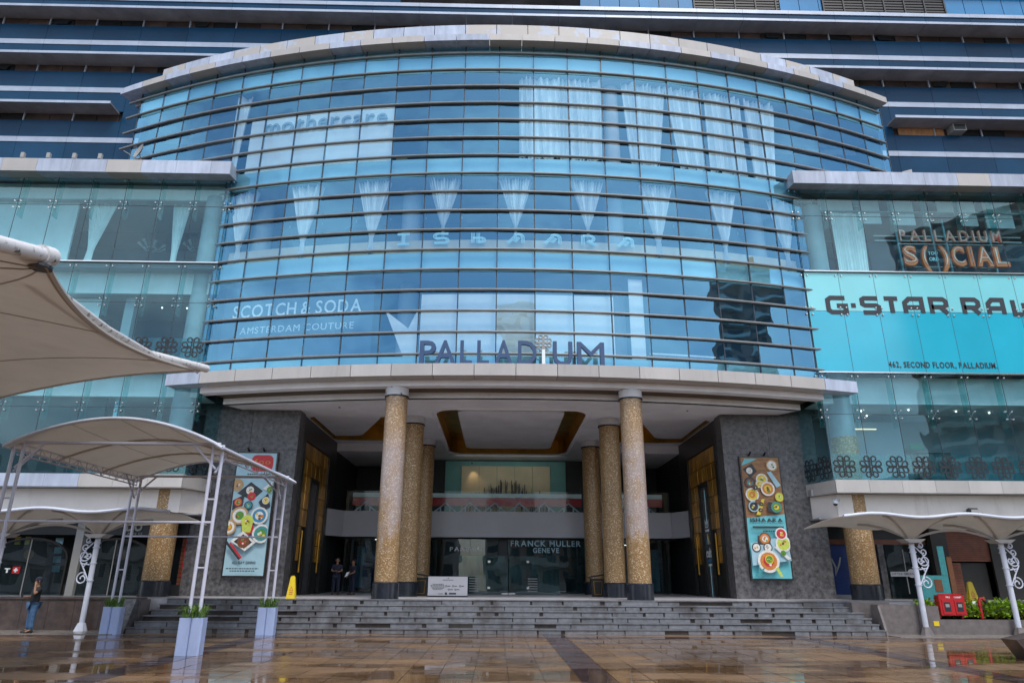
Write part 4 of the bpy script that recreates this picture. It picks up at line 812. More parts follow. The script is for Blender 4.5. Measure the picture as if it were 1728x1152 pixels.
ish = thing('restaurant_sign', 'row of pale triple-line letters ISHAARA behind the drum glass', 'sign', (0, 26, 14.6))
def offp(p, d):
    o = []
    for i in range(len(p)):
        a = p[max(i-1, 0)]; c = p[min(i+1, len(p)-1)]; dx, dz = c[0]-a[0], c[1]-a[1]; l = math.hypot(dx, dz) or 1; o.append((p[i][0]-dz/l*d, p[i][1]+dx/l*d))
    return o
G7 = {'I': [[(.5, 1), (.5, 0)], [(.1, 1), (.9, 1)], [(.1, 0), (.9, 0)]], 'S': [[(.95, .95), (.3, .95)]+arcpts(.3, .72, .23, 90, 270, 6)+[(.7, .5)]+arcpts(.7, .27, .23, 90, -90, 6)+[(.05, .05)]],
      'H': [[(.15, 1), (.15, 0)], [(.5, 1), (.5, 0)], [(.15, .5), (.7, .5)]+arcpts(.7, .3, .2, 90, -90, 6)+[(.5, .1)]],
      'A': [[(0, 0), (.5, .7)]+arcpts(.68, .62, .3, 130, 0, 6)+[(.98, 0)], [(.45, .15), (.75, .6)]], 'R': [[(.1, 0), (.1, 1)], [(.1, .95), (.55, .95)]+arcpts(.55, .68, .27, 90, -90, 6)+[(.4, .42), (1.0, 0)]]}
for i, ch in enumerate('ISHAARA'):
    c0 = -4.72+i*1.568+(.0 if i else -.05); mb = MB()
    for st in G7[ch]:
        for d in (-.085, 0, .085):
            mb.ribbon([(c0-.33+x*.66, 14.97+z*.47) for x, z in (offp(st, d) if ch != 'I' or len(st) > 2 else offp(st, d))], .026, 0, .03, False, lambda s, o, z: A(s, -.32+o, z))
    mb.build('letter', 'neon_cyan', ish)
mc = thing('shop_sign', 'raised white lower-case letters mothercare on the white board', 'sign', (-9, 26.5, 21)); write(mc, 'mothercare', -11.85, -5.85, 21.05, 21.58, lambda s, o, z: A(s, -.3+o, z), 'room_column', .10, .0, .1, cap='o')
ss = thing('shop_sign', 'white capitals SCOTCH & SODA AMSTERDAM COUTURE behind the lower left glass', 'sign', (-9, 26.5, 11))
write(ss, 'SCOTCH & SODA', -12.05, -6.33, 11.95, 12.5, lambda s, o, z: A(s, -.22+o, z), 'print_white', .02, .01, .14, space=.2); write(ss, 'AMSTERDAM COUTURE', -11.6, -6.6, 11.22, 11.50, lambda s, o, z: A(s, -.22+o, z), 'print_white', .02, 0, .16)
gs = thing('shop_sign', 'black square letters G-STAR RAW with an address on the turquoise banner', 'sign', (18, 27.1, 10))
GS = {'G': [[(1, 1), (.18, 1), (0, .85), (0, .15), (.18, 0), (1, 0), (1, .45), (.5, .45)]], '-': [[(0, .48), (.62, .48)]], 'S': [[(1, 1), (.15, 1), (0, .9), (0, .6), (.15, .5), (.85, .5), (1, .4), (1, .1), (.85, 0), (0, 0)]], 'T': [[(0, 1), (1, 1)], [(.5, 1), (.5, 0)]],
      'A': [[(0, 0), (0, .72), (.28, 1), (1, 1), (1, 0)], [(0, .4), (1, .4)]], 'R': [[(0, 0), (0, 1), (.82, 1), (1, .85), (1, .58), (.82, .44), (0, .44)], [(.55, .44), (1, 0)]], 'W': [[(0, 1), (0, 0), (1, 0), (1, 1)], [(.5, 0), (.5, .8)]]}
for ch, a, b in (('G', 13.5, 14.42), ('-', 14.50, 14.98), ('S', 15.0, 15.85), ('T', 15.98, 16.72), ('A', 16.85, 17.75), ('R', 18.0, 18.82), ('R', 19.42, 20.22), ('A', 20.5, 21.3), ('W', 21.6, 22.7)):
    mb = MB(); wd = b-a-.16
    for k, st in enumerate(GS[ch]): mb.ribbon([(a+.08+x*wd, 12.57+z*.66) for x, z in st], .20, 0, .012+.002*k, False, lambda x, o, z: (x, YW-.004-o, z))
    mb.build('letter', 'print_black', gs)
write(gs, '462, SECOND FLOOR, PALLADIUM.', 15.75, 20.35, 10.12, 10.37, lambda x, o, z: (x, YW-.004-o, z), 'print_black', .01, .02, .13, joined='address_line')
so = thing('neon_sign', 'orange tube letters PALLADIUM SOCIAL inside the right wing glass', 'sign', (20, 27.9, 14.5))
Ws = lambda x, o, z: (x, 28.0-o, z)
write(so, 'PALLADIUM', 17.75, 22.5, 16.42, 16.98, Ws, 'neon_pink', .10, .015, .3); write(so, 'PALLADIUM', 17.78, 22.47, 16.46, 16.92, lambda x, o, z: (x, 27.895-o, z), 'neon_core', .02, -.035, .4)
for ch, a, b in (('S', 17.75, 18.4), ('(', 18.6, 18.95), (')', 19.45, 19.85), ('C', 19.98, 20.6), ('I', 20.78, 20.98), ('A', 21.12, 21.85), ('L', 21.95, 22.6)):
    z0, z1 = 15.22, 16.16; write(so, ch, a, b, z0, z1, Ws, 'neon_orange', .12, .045, cap='H' if ch not in '()' else '('); write(so, ch, a+.08, b-.08, z0+.08, z1-.08, lambda x, o, z: (x, 27.875-o, z), 'neon_core', .02, -.03, cap='H' if ch not in '()' else '(')
write(so, 'YOO', 18.98, 19.42, 15.75, 15.92, Ws, 'neon_cyan', .03); write(so, 'ORD', 18.98, 19.42, 15.45, 15.62, Ws, 'neon_cyan', .03)
for z in (16.3, 15.15): box('rail', 'steel_mirror', so, 17.7, 22.6, 28.02, 28.05, z, z+.025)

# ------------------------------------------------------------------ curtains
def drape(name, W, s0, s1, z0, z1, shape, folds, amp, lab, mat='curtain', grp=None):
    nu, nv = 72, 14; vs_ = []; ph = [rnd.uniform(0, 6.3) for _ in range(4)]; fr = rnd.uniform(2.2, 3.8)
    for j in range(nv+1):
        v = j/nv; z = z1+(z0-z1)*v
        for i in range(nu+1):
            u = i/nu; a, b = shape(v); s = s0+(s1-s0)*(a+(b-a)*u)
            k = (b-a); o = amp*(.35+.65*k)*(math.sin(u*folds*2*math.pi+1.6*math.sin(u*9+ph[0])+.9*math.sin(v*3+u*5+ph[1]))*(.65+.35*math.sin(u*17+ph[2]))+.5*math.sin(u*fr*6.28+ph[3]+v*1.5))
            vs_.append(W(s, o, z+((.05*math.sin(u*folds*2.1+ph[1])+.05*math.sin(u*11+ph[2])) if j == nv else 0)))
    mb = MB().add(vs_, [(j*(nu+1)+i, j*(nu+1)+i+1, (j+1)*(nu+1)+i+1, (j+1)*(nu+1)+i) for j in range(nv) for i in range(nu)])
    o = mb.build(name, mat, None, smooth=True, label=lab, cat='curtain', group=grp); return o
def cone(tail):
    def f(v):
        t_ = min(1, v/.80); w_ = .5*(1-t_)**.9+.045
        if v > .8: w_ = .045+(v-.8)*tail
        return (.5-w_, .5+w_)
    return f
ords = ['first', 'second', 'third', 'fourth', 'fifth', 'sixth', 'seventh', 'eighth', 'ninth']
for q, i in enumerate(range(-8, 9, 2)):
    tl = i in (-8, -6, -4, 4, 6, 8)
    drape('curtain', lambda s, o, z: A(s, -.4+o, z), i*PW-.68, i*PW+.68, 14.65 if tl else 15.25, 18.1, cone(.35 if tl else 0.), 11, .14, f'{ords[q]} gathered cone curtain from the left in the drum\'s middle storey', grp='cone curtains in the drum')
for a, b, sh, lab in ((.15, 2.35, lambda v: (0, 1), 'full-height white curtain just right of the dark panes, top storey of the drum'), (2.4, 4.0, lambda v: (.04*v, 1-.05*v), 'white curtain left of the pinkish column, top storey of the drum'),
        (4.9, 7.0, lambda v: (.15*v, 1-.2*v), 'white curtain right of the pinkish column, top storey of the drum'), (7.0, 8.9, lambda v: (.25*v, 1-.1*v), 'tied white curtain in the top storey, second from the pinkish column'), (9.0, 11.0, lambda v: (.0, 1-.05*v), 'white curtain in the top storey, third from the pinkish column'),
        (11.05, 12.9, lambda v: (.05*v, 1-.3*v), 'rightmost white curtain in the top storey of the drum'), (-13.6, -12.8, lambda v: (.0, 1-.5*v), 'thin white curtain left of the white board in the top storey')):
    drape('curtain', lambda s, o, z: A(s, -.4+o, z), a, b, 19.15, 23.48, sh, int((b-a)*4.5), .15, lab)
drape('curtain', lambda x, o, z: (x, 28.3+o, z), -19.5, -18.2, 14.6, 17.9, lambda v: (.0+.28*min(1, v/.7)-.12*max(0, v-.7)*3, 1-.5*min(1, v/.7)-.1*max(0, v-.7)), 9, .05, 'tied white curtain beside the white partition in the left wing')
drape('curtain', lambda x, o, z: (x, 28.3+o, z), -15.65, -14.85, 14.6, 17.9, lambda v: (.0+.35*min(1, v/.75), 1-.35*min(1, v/.75)), 7, .05, 'tied white curtain next to the round column in the left wing')
drape('curtain', lambda x, o, z: (x, 28.0+o, z), 14.75, 16.25, 14.55, 17.85, lambda v: (.0, 1-.1*v), 11, .06, 'straight white curtain next to the round column in the right wing')
# ------------------------------------------------------------------ shops under the wings
sl = thing('corner_shop', 'dark arched shop windows under the left wing behind the walkway', 'shop', (-18, 29, .985))
box('back_wall', 'shop_dark', sl, -25, -12.3, 30.6, 30.7, .99, 4.0); box('fascia', 'shop_dark', sl, -25, -12.9, 28.7, 28.8, 3.25, 4.05)
for xc in (-18.9, -15.6, -22.3):
    arch = [(xc-1.5, .99)]+[(xc+1.5*math.cos(R_(a)), 2.35+.75*math.sin(R_(a))) for a in range(180, -1, -15)]+[(xc+1.5, .99)]
    MB().prism_xz(arch, 28.62, 28.635).build('arched_pane', 'shop_glass', sl)
    MB().ribbon(arch, .07, 28.58, 28.7).build('arch_frame', 'portal_black', sl)
    p = MB().tube([(xc, 28.6, 1), (xc, 28.6, 3.1)], .02, 6).build('glazing_bar', 'dish_grey', sl)
box('pier', 'dish_grey', sl, -17.15, -16.85, 28.45, 28.75, .99, 3.9); box('lower_panel', 'shop_dark', sl, -25, -12.9, 28.66, 28.7, .99, 1.4)
for k in range(4): box('lit_tile', 'poster_blue', sl, -18.35+.03*k, -18.05+.03*k, 29.2, 29.22, 2.9-k*.35, 3.15-k*.35)
for x in (-18.95, -15.3): MB().prism_xz(arcpts(x, 2.5, .2, 0, 340, 12), 28.655, 28.66).build('orange_disc', 'plywood', sl)
box('yellow_lamp', 'p_yellow', sl, -20.1, -19.9, 29.4, 29.45, 2.9, 3.2); box('yellow_lamp', 'p_yellow', sl, -19.7, -19.5, 29.4, 29.45, 2.9, 3.2)
write(sl, 'DO', -15.35, -14.72, 3.42, 3.72, lambda x, o, z: (x, 28.69-o, z), 'dish_grey', .03, .04); write(sl, 'LANO', -15.45, -14.7, 3.27, 3.35, lambda x, o, z: (x, 28.69-o, z), 'dish_grey', .02, 0, .5)
write(sl, 'T', -19.7, -19.5, 1.82, 1.98, lambda x, o, z: (x, 28.6-o, z), 'print_white', .02, .05)
box('logo_square', 'red_paint', sl, -19.40, -19.12, 28.58, 28.61, 1.78, 2.04); box('logo_cross', 'print_white', sl, -19.29, -19.23, 28.56, 28.58, 1.83, 1.99); box('logo_cross', 'print_white', sl, -19.34, -19.18, 28.565, 28.575, 1.88, 1.94)
rd = thing('red_door', 'red slatted cabinet door right of the left mosaic column', 'door', (-12.8, 29, .985))
for i in range(18): box('slat', 'wood_slat', rd, -13.15, -12.35, 28.92, 28.97, 1.02+i*.165, 1.16+i*.165)
box('red_leaf', 'red_paint', rd, -13.0, -12.6, 28.86, 28.915, 1.7, 3.1); box('pane', 'shop_dark', rd, -12.92, -12.7, 28.85, 28.86, 1.85, 2.75); box('notice', 'p_orange', rd, -12.9, -12.7, 28.845, 28.855, 2.9, 3.0)
sr = thing('corner_shop', 'dark shop with blue boards and timber slats under the right wing', 'shop', (18, 29, .985))
box('back_wall', 'shop_dark', sr, 12.3, 25, 30.6, 30.7, .99, 4.0); box('blue_board', 'shop_blue', sr, 12.75, 15.1, 29.4, 29.5, .99, 3.1); box('wood_frame', 'wood_slat', sr, 12.5, 17.2, 29.3, 29.39, 3.1, 3.3); box('fascia', 'shop_dark', sr, 12.5, 25, 29.5, 29.6, 3.3, 4.0)
box('white_strip', 'dish_grey', sr, 12.8, 15.0, 29.36, 29.4, .99, 1.15); box('frame', 'stone_dark', sr, 15.1, 15.35, 29.2, 29.4, .99, 3.1)
MB().box(15.4, 17.2, 29.2, 29.21, .99, 3.1).build('pane', 'shop_glass', sr); box('mullion', 'dish_grey', sr, 16.1, 16.13, 29.17, 29.2, 1.2, 2.9)
for i in range(20): box('slat', 'wood_slat', sr, 17.9, 19.6, 29.0, 29.08, 2.45+i*.085, 2.52+i*.085)
for i in range(14): box('slat', 'wood_slat', sr, 17.9, 18.3, 29.0, 29.08, 1.0+i*.1, 1.09+i*.1)
box('dark_door', 'portal_black', sr, 18.35, 19.5, 29.2, 29.3, .99, 2.4); box('dark_pier', 'portal_black', sr, 17.2, 17.85, 28.9, 29.2, .99, 4.0); box('dark_pier', 'portal_black', sr, 19.6, 25, 28.9, 29.0, .99, 4.0)
MB().ribbon([(13.2, 2.55), (13.35, 2.2), (13.3, 1.9), (13.5, 2.3), (13.6, 2.6)], .07, 29.38, 29.4).build('antler_mark', 'dish_grey', sr)
ks = thing('shop_sign', 'white key-shaped sign with lettering on the shop glass right of the column', 'sign', (16, 29.1, 2))
box('plate', 'balcony_white', ks, 15.45, 16.2, 29.14, 29.17, 1.86, 2.04); MB().prism_xz(arcpts(16.32, 1.98, .17, 0, 345, 16), 29.13, 29.17).build('disc', 'balcony_white', ks); write(ks, 'LITTLE GREEN', 15.5, 16.4, 1.92, 2.0, lambda x, o, z: (x, 29.13-o, z), 'print_black', .005, 0, .1, joined='print_line')
pb = thing('poster', 'colourful pale blue and red poster panel behind the right walkway post', 'poster', (16.6, 28, 1)); box('sheet', 'p_teal', pb, 16.1, 17.2, 28.2, 28.24, 1.0, 1.9); box('print_block', 'p_brown', pb, 16.6, 16.9, 28.18, 28.2, 1.3, 1.75); box('print_block', 'p_teal', pb, 16.95, 17.2, 28.19, 28.22, 1.9, 3.0); box('foot', 'p_brown', pb, 17.25, 17.45, 28.19, 28.3, 1.0, 2.6)

# ------------------------------------------------------------------ food posters
LIM = [-99, 99, -99, 99]
def disc(mb, x, z, r, y0, y1, n=18, sx=1.): mb.prism_xz([(min(LIM[1], max(LIM[0], x+r*sx*math.cos(2*math.pi*i/n))), min(LIM[3], max(LIM[2], z+r*math.sin(2*math.pi*i/n)))) for i in range(n)], y0, y1)
def poster(x0, x1, z0, z1, lab, back):
    t = thing('poster', lab, 'poster', ((x0+x1)/2, 28.75, z0)); y = 28.68; LIM[:] = [x0, x1, z0, z1]
    box('frame', 'portal_black', t, x0-.06, x1+.06, y, 28.795, z0-.06, z1+.06); sheet = box('sheet', back, t, x0, x1, y-.006, y-.001, z0, z1)
    for dx in (.35, .75): MB().tube([(x1-(x1-x0)*dx, 28.79, z1+.08), (x1-(x1-x0)*dx, 28.55, z1+.2)], .04, 6).build('spot_lamp', 'black_plastic', t)
    st = {'k': 0}
    U = lambda u: x0+(x1-x0)*u; V = lambda v: z0+(z1-z0)*v
    def piece(fn, mat, name='print'):
        st['k'] += 1; q = st['k']*.0011; mb = MB(); fn(mb, y-.006-q-.002, y-.006-q); mb.build(name, mat, sheet)
    def dish(u, v, r, rim, *inner):
        r = r*1.22
        piece(lambda m, a, b: disc(m, U(u), V(v), r, a, b), rim, 'plate'); k = .78
        for c in inner: piece(lambda m, a, b: disc(m, U(u), V(v), r*k, a, b), c, 'food'); k *= .62
        for i in range(7): a_ = rnd.random()*6.3; d = r*.4*rnd.random(); piece(lambda m, a, b: disc(m, U(u)+d*math.cos(a_), V(v)+d*math.sin(a_), r*rnd.uniform(.09, .2), a, b, 7), rnd.choice(('p_green', 'p_white', 'p_yellow', 'p_brown', 'p_orange')), 'food')
    def quad(pts, mat, name='plate'): piece(lambda m, a, b: m.prism_xz([(U(u), V(v)) for u, v in pts], a, b), mat, name)
    def line(u0, u1, v, h, mat='p_dark'):
        def f(m, a, b):
            u = u0
            while u < u1: w_ = min(u1-u, rnd.uniform(.02, .07)); m.box(U(u), U(u+w_), a, b, V(v), V(v)+h); u += w_+.014
        piece(f, mat, 'print_line')
    return t, dish, quad, line, piece, U, V
t, dish, quad, line, piece, U, V = poster(-11.30, -9.72, 1.75, 6.55, 'tall pale blue all day dining poster with red logo on the left stone wall', 'poster_blue')
piece(lambda m, a, b: m.prism_xz(rrect(U(.36), U(.93), V(.845), V(.985), .22), a, b), 'p_red', 'logo')
write(t, 'foo', U(.44), U(.86), V(.905), V(.935), lambda x, o, z: (x, 28.66-o, z), 'p_orange', .003, .01, cap='o')
line(.3, .9, .815, .05)
quad([(.1, .66), (.42, .755), (.75, .68), (.5, .60)], 'p_dark'); dish(.42, .685, .17, 'p_dark', 'p_white'); dish(.48, .635, .14, 'p_red', 'p_red'); dish(.08, .73, .2, 'p_tan', 'p_tan'); quad([(.02, .60), (.3, .65), (.28, .56), (.03, .52)], 'p_dark'); dish(.16, .585, .13, 'p_red', 'p_orange', 'p_green')
quad([(.68, .59), (.9, .66), (.99, .55), (.8, .52)], 'p_dark'); dish(.86, .6, .12, 'p_white', 'p_yellow'); quad([(.75, .7), (.98, .76), (.99, .66)], 'p_white'); dish(.93, .69, .1, 'p_green'); dish(.44, .56, .14, 'p_dark', 'p_teal')
dish(.25, .475, .29, 'p_tan', 'p_white', 'p_green'); dish(.75, .475, .28, 'p_white', 'p_bluebowl', 'p_white'); dish(.02, .38, .24, 'p_tan', 'p_white', 'p_orange'); dish(.50, .37, .2, 'p_red'); quad([(.32, .44), (.62, .44), (.58, .34), (.38, .34)], 'p_lime', 'glass_print'); dish(.47, .43, .2, 'p_lime', 'p_lime', 'p_yellow')
dish(.86, .33, .3, 'p_white', 'p_teal', 'p_green'); quad([(.12, .27), (.4, .35), (.75, .26), (.5, .19)], 'p_white'); quad([(.2, .265), (.42, .325), (.66, .26), (.48, .21)], 'p_dark'); dish(.44, .265, .2, 'p_brown', 'p_brown', 'p_red'); quad([(.0, .255), (.04, .27), (.42, .13), (.38, .12)], 'p_dark'); quad([(.1, .25), (.14, .26), (.46, .14), (.42, .13)], 'p_red')
write(t, 'ALL DAY DINING', U(.2), U(.78), V(.092), V(.112), lambda x, o, z: (x, 28.655-o, z), 'p_dark', .003, .01, .12, joined='print_line'); line(.1, .9, .05, .04); line(.2, .82, .032, .04)
t, dish, quad, line, piece, U, V = poster(9.62, 11.2, 1.75, 6.55, 'tall brown and turquoise restaurant poster on the right stone wall', 'poster_wood')
quad([(0, .0), (1, .0), (1, .52), (0, .485)], 'poster_teal', 'sheet_lower'); quad([(0, .93), (.1, .99), (.45, .99), (.1, .94)], 'poster_teal', 'leaf_print'); quad([(.03, .9), (.28, .95), (.4, .88), (.2, .82)], 'p_dark'); dish(.2, .885, .14, 'p_dark', 'p_white')
dish(.18, .78, .2, 'p_dark', 'p_brown', 'p_teal'); dish(.5, .81, .2, 'p_white', 'p_yellow'); dish(.42, .77, .13, 'p_white', 'p_yellow'); quad([(.65, .87), (.76, .88), (.98, .76), (.86, .74)], 'poster_blue'); dish(.8, .93, .2, 'p_tan', 'p_white'); dish(.2, .68, .23, 'p_white', 'p_yellow', 'p_orange'); dish(.62, .73, .24, 'p_white', 'p_orange', 'p_yellow'); dish(.9, .66, .15, 'p_yellow', 'p_lime')
dish(.2, .58, .18, 'poster_blue', 'p_dark'); quad([(.42, .64), (.5, .645), (.35, .51), (.24, .51)], 'p_yellow'); dish(.4, .6, .07, 'p_dark'); dish(.36, .55, .07, 'p_dark'); quad([(.58, .62), (.9, .6), (.8, .52), (.55, .54)], 'p_dark'); dish(.78, .575, .18, 'p_teal', 'p_green', 'p_yellow'); dish(.3, .62, .08, 'p_brown'); dish(.28, .74, .09, 'p_brown', 'p_dark')
write(t, 'ISHAARA', U(.08), U(.92), V(.455), V(.485), lambda x, o, z: (x, 28.62-o, z), 'p_dark', .003, .03, .1); line(.1, .9, .437, .035, 'p_teal'); quad([(.1, .4), (.9, .4), (.9, .417), (.1, .417)], 'p_dark', 'print_bar'); line(.36, .7, .372, .05)
quad([(.0, .28), (.95, .34), (1, .14), (.0, .1)], 'poster_blue', 'tablecloth_print'); quad([(.2, .34), (.5, .33), (.52, .26), (.18, .27)], 'p_dark'); dish(.38, .315, .2, 'p_brown', 'p_orange', 'p_white'); dish(.14, .245, .15, 'p_dark', 'p_white'); dish(.43, .245, .15, 'p_dark', 'p_white'); dish(.83, .275, .26, 'p_white', 'p_lime'); dish(.8, .355, .2, 'p_white', 'p_red'); quad([(.58, .25), (.66, .255), (.98, .16), (.9, .145)], 'p_white'); dish(.8, .2, .09, 'p_green')
dish(.4, .135, .36, 'p_white', 'p_orange', 'p_red'); dish(.42, .15, .14, 'p_yellow', 'p_green'); quad([(.02, .03), (.3, .09), (.1, .0)], 'p_teal', 'leaf_print'); quad([(.1, .02), (.14, .12), (.2, .02)], 'p_teal', 'leaf_print'); quad([(.55, .08), (.62, .09), (.72, .02), (.66, .01)], 'p_lime', 'spoon_print')

# ------------------------------------------------------------------ wet-floor signs, people
def floor_sign(x, y, z, h, rot, lab):
    t = thing('floor_sign', lab, 'floor sign', (0, 0, 0), 'yellow wet-floor signs')
    for s_ in (-1, 1):
        p = MB().add([(-.15*s_, -s_*.19, 0), (.15*s_, -s_*.19, 0), (.075*s_, -s_*.04, h), (-.075*s_, -s_*.04, h), (-.15*s_, -s_*.16, 0), (.15*s_, -s_*.16, 0), (.075*s_, -s_*.01, h), (-.075*s_, -s_*.01, h)], [(0, 1, 2, 3), (7, 6, 5, 4), (0, 4, 5, 1), (1, 5, 6, 2), (2, 6, 7, 3), (3, 7, 4, 0)]).build('board', 'yellow_plastic', t)
        if s_ > 0:
            Wf = lambda a, o, zz: (a, -.19+.15*zz/h-.004-o, zz)
            mb = MB(); mb.ribbon([(-.055, h*.36), (.055, h*.36), (0, h*.54)], .014, 0, .003, True, Wf); mb.build('warning_print', 'p_red', p)
            for zz in (.2, .28): mb = MB(); mb.ribbon([(-.06, h*zz), (.06, h*zz)], .02, 0, .003, False, Wf); mb.build('print_line', 'p_red', p)
    MB().box(-.05, .05, -.04, .04, h, h+.03).build('hinge', 'yellow_plastic', t)
    t.location = (x, y, z); t.rotation_euler.z = rot; return t
floor_sign(-7.72, 25.75, 1.002, .72, .1, 'yellow wet-floor sign at the top of the steps by the left stone wall')
floor_sign(16.55, 26.0, .99, .66, -.25, 'yellow wet-floor sign behind the red fire cabinet')

def skin_mesh(name, verts, edges, radii, mats, parent, sub=2):
    me = bpy.data.meshes.new(name); me.from_pydata(verts, edges, []); o = bpy.data.objects.new('tmp', me); COL.objects.link(o)
    md = o.modifiers.new('skin', 'SKIN'); md.use_smooth_shade = True; md.branch_smoothing = .4
    for i, r in enumerate(radii): me.skin_vertices[0].data[i].radius = (r, r) if not isinstance(r, tuple) else r
    me.skin_vertices[0].data[0].use_root = True
    o.modifiers.new('sub', 'SUBSURF').levels = sub; o.modifiers['sub'].render_levels = sub
    bpy.context.view_layer.update(); m2 = bpy.data.meshes.new_from_object(o.evaluated_get(bpy.context.evaluated_depsgraph_get())); bpy.data.objects.remove(o); bpy.data.meshes.remove(me)
    m2.materials.clear(); m2.materials.append(MATS[mats]); m2.polygons.foreach_set('use_smooth', [True]*len(m2.polygons)); return put(name, m2, parent)
def person(loc, rot, H, lab, pose, top, legs, hat=None, extra=None):
    t = thing('person', lab, 'person', (0, 0, 0)); k = H/1.75
    sc3 = lambda p: tuple(c*k for c in p)
    hL, hR, eL, eR, wL, wR = pose
    V_ = [(0, 0, .95), (0, -.01, 1.12), (0, 0, 1.32), (0, .01, 1.45), (0, -.01, 1.53), (0, -.02, 1.60), (0, -.025, 1.68), (0, -.015, 1.74),
          (-.19, .01, 1.40), eL, wL, (.19, .01, 1.40), eR, wR, (-.10, 0, .90), hL[0], hL[1], (.10, 0, .90), hR[0], hR[1],
          (hL[1][0]-.02, hL[1][1]-.16, .03), (hR[1][0]+.02, hR[1][1]-.16, .03)]
    E_ = [(0, 1), (1, 2), (2, 3), (3, 4), (4, 5), (5, 6), (6, 7), (2, 8), (8, 9), (9, 10), (2, 11), (11, 12), (12, 13), (0, 14), (14, 15), (15, 16), (0, 17), (17, 18), (18, 19), (16, 20), (19, 21)]
    Rr = [(.15, .11), (.135, .10), (.17, .11), (.06, .06), (.055, .055), (.075, .085), (.085, .10), (.06, .07), .065, .048, .032, .065, .048, .032, .095, .06, .045, .095, .06, .045, .035, .035]
    for w_, e_ in ((10, 9), (13, 12)):
        d = (Vector(V_[w_])-Vector(V_[e_])).normalized(); q = d.orthogonal().normalized(); n_ = d.cross(q); b = len(V_)
        V_.append(tuple(Vector(V_[w_])+d*.07)); Rr.append((.038, .022)); E_.append((w_, b))
        for f in range(4):
            base = Vector(V_[b])+q*(.027-.018*f); m_ = base+d*(.035+.006*(f in (1, 2)))+n_*.012; tip = m_+d*.02+n_*.03
            i = len(V_); V_ += [tuple(m_), tuple(tip)]; Rr += [.0095, .008]; E_ += [(b, i), (i, i+1)]
        i = len(V_); V_.append(tuple(Vector(V_[w_])+d*.05+q*.055+n_*.02)); Rr.append(.011); E_.append((w_, i))
    body = skin_mesh('body', [sc3(v) for v in V_], E_, [tuple(x*k for x in r) if isinstance(r, tuple) else r*k for r in Rr], 'skin', t)
    sl_ = lambda a, b, f: tuple(a[i]+(b[i]-a[i])*f for i in range(3))
    S = [(0, 0, .86), (0, -.01, 1.12), (0, 0, 1.33), (0, .01, 1.44), (-.19, .01, 1.40), sl_((-.19, .01, 1.40), eL, .75), (.19, .01, 1.40), sl_((.19, .01, 1.40), eR, .75)]
    skin_mesh('shirt', [sc3(v) for v in S], [(0, 1), (1, 2), (2, 3), (2, 4), (4, 5), (2, 6), (6, 7)], [tuple(x*k for x in r) for r in ((.21, .17), (.20, .165), (.235, .17), (.09, .09), (.105, .105), (.088, .088), (.105, .105), (.088, .088))], top, t)
    T_ = [(0, 0, .95), (-.10, 0, .88), hL[0], (hL[1][0], hL[1][1], .09), (.10, 0, .88), hR[0], (hR[1][0], hR[1][1], .09)]
    skin_mesh('trousers', [sc3(v) for v in T_], [(0, 1), (1, 2), (2, 3), (0, 4), (4, 5), (5, 6)], [tuple(x*k for x in r) for r in ((.18, .15), (.13, .13), (.10, .10), (.08, .085), (.13, .13), (.10, .10), (.08, .085))], legs, t)
    for h in (hL, hR):
        mb = MB(); mb.tube([sc3((h[1][0], h[1][1]+.08, .045)), sc3((h[1][0], h[1][1]-.02, .055)), sc3((h[1][0], h[1][1]-.12, .04)), sc3((h[1][0], h[1][1]-.2, .03))], [.042*k, .05*k, .045*k, .025*k], 8); mb.build('shoe', 'black_plastic', t, smooth=True)
    hp = [(-.0, 0, 0)]
    mb = MB(); mb.lathe(0, .005*k, [(.098*k, 1.62*k), (.108*k, 1.68*k), (.10*k, 1.745*k), (.06*k, 1.785*k), (.01*k, 1.795*k)], 14); hobj = mb.build('cap' if hat else 'hair', hat or 'hair', t, smooth=True)
    if hat: MB().prism_xy([(x*k, (y-.09)*k) for x, y in arcpts(0, 0, .10, 180, 360, 8)], 1.675*k, 1.69*k).build('cap_peak', hat, hobj)
    else:
        for v in hobj.data.vertices:
            if v.co.y < -.03*k and v.co.z < 1.69*k: v.co.y = .0
    fc = MB()
    for sx in (-1, 1): fc.lathe(.033*sx*k, -.112*k, [(.006*k, 1.645*k), (.010*k, 1.652*k), (.006*k, 1.659*k)], 6)
    fc.build('eyes', 'hair', t); MB().prism_yz([(-.105*k, 1.66*k), (-.135*k, 1.615*k), (-.10*k, 1.612*k)], -.012*k, .012*k).build('nose', 'skin', t); MB().box(-.025*k, .025*k, -.105*k, -.098*k, 1.578*k, 1.586*k).build('mouth', 'p_brown', t)
    for sx in (-1, 1): MB().lathe(sx*.098*k, -.01*k, [(.012*k, 1.61*k), (.018*k, 1.64*k), (.012*k, 1.67*k)], 6).build('ear', 'skin', t)
    t.location = loc; t.rotation_euler.z = rot; return t
stand = ([(-.11, -.01, .50), (-.13, 0, .09)], [(.11, -.01, .50), (.14, 0, .09)])
person((-15.2, 23.62, .02), R_(-42), 1.62, 'person in black t-shirt, blue jeans and dark cap talking on a phone by the walkway', (*stand, (-.25, -.06, 1.12), (.27, -.13, 1.22), (-.12, -.27, 1.13), (.13, -.12, 1.54)), 'cloth_black', 'denim', 'cloth_navy')
tphone = thing('mobile_phone', 'phone held out in the hand of the person in blue jeans', 'phone', (-15.62, 23.62, 1.0)); MB().cbox(-15.50, -15.43, 23.36, 23.372, 1.06, 1.18, .004).build('case', 'black_plastic', tphone)
person((-7.62, 32.2, .99), R_(8), 1.52, 'guard in dark uniform with hands in front standing inside the entrance', (*stand, (-.25, -.06, 1.13), (.25, -.06, 1.13), (-.05, -.22, 1.12), (.06, -.22, 1.10)), 'cloth_navy', 'cloth_navy')
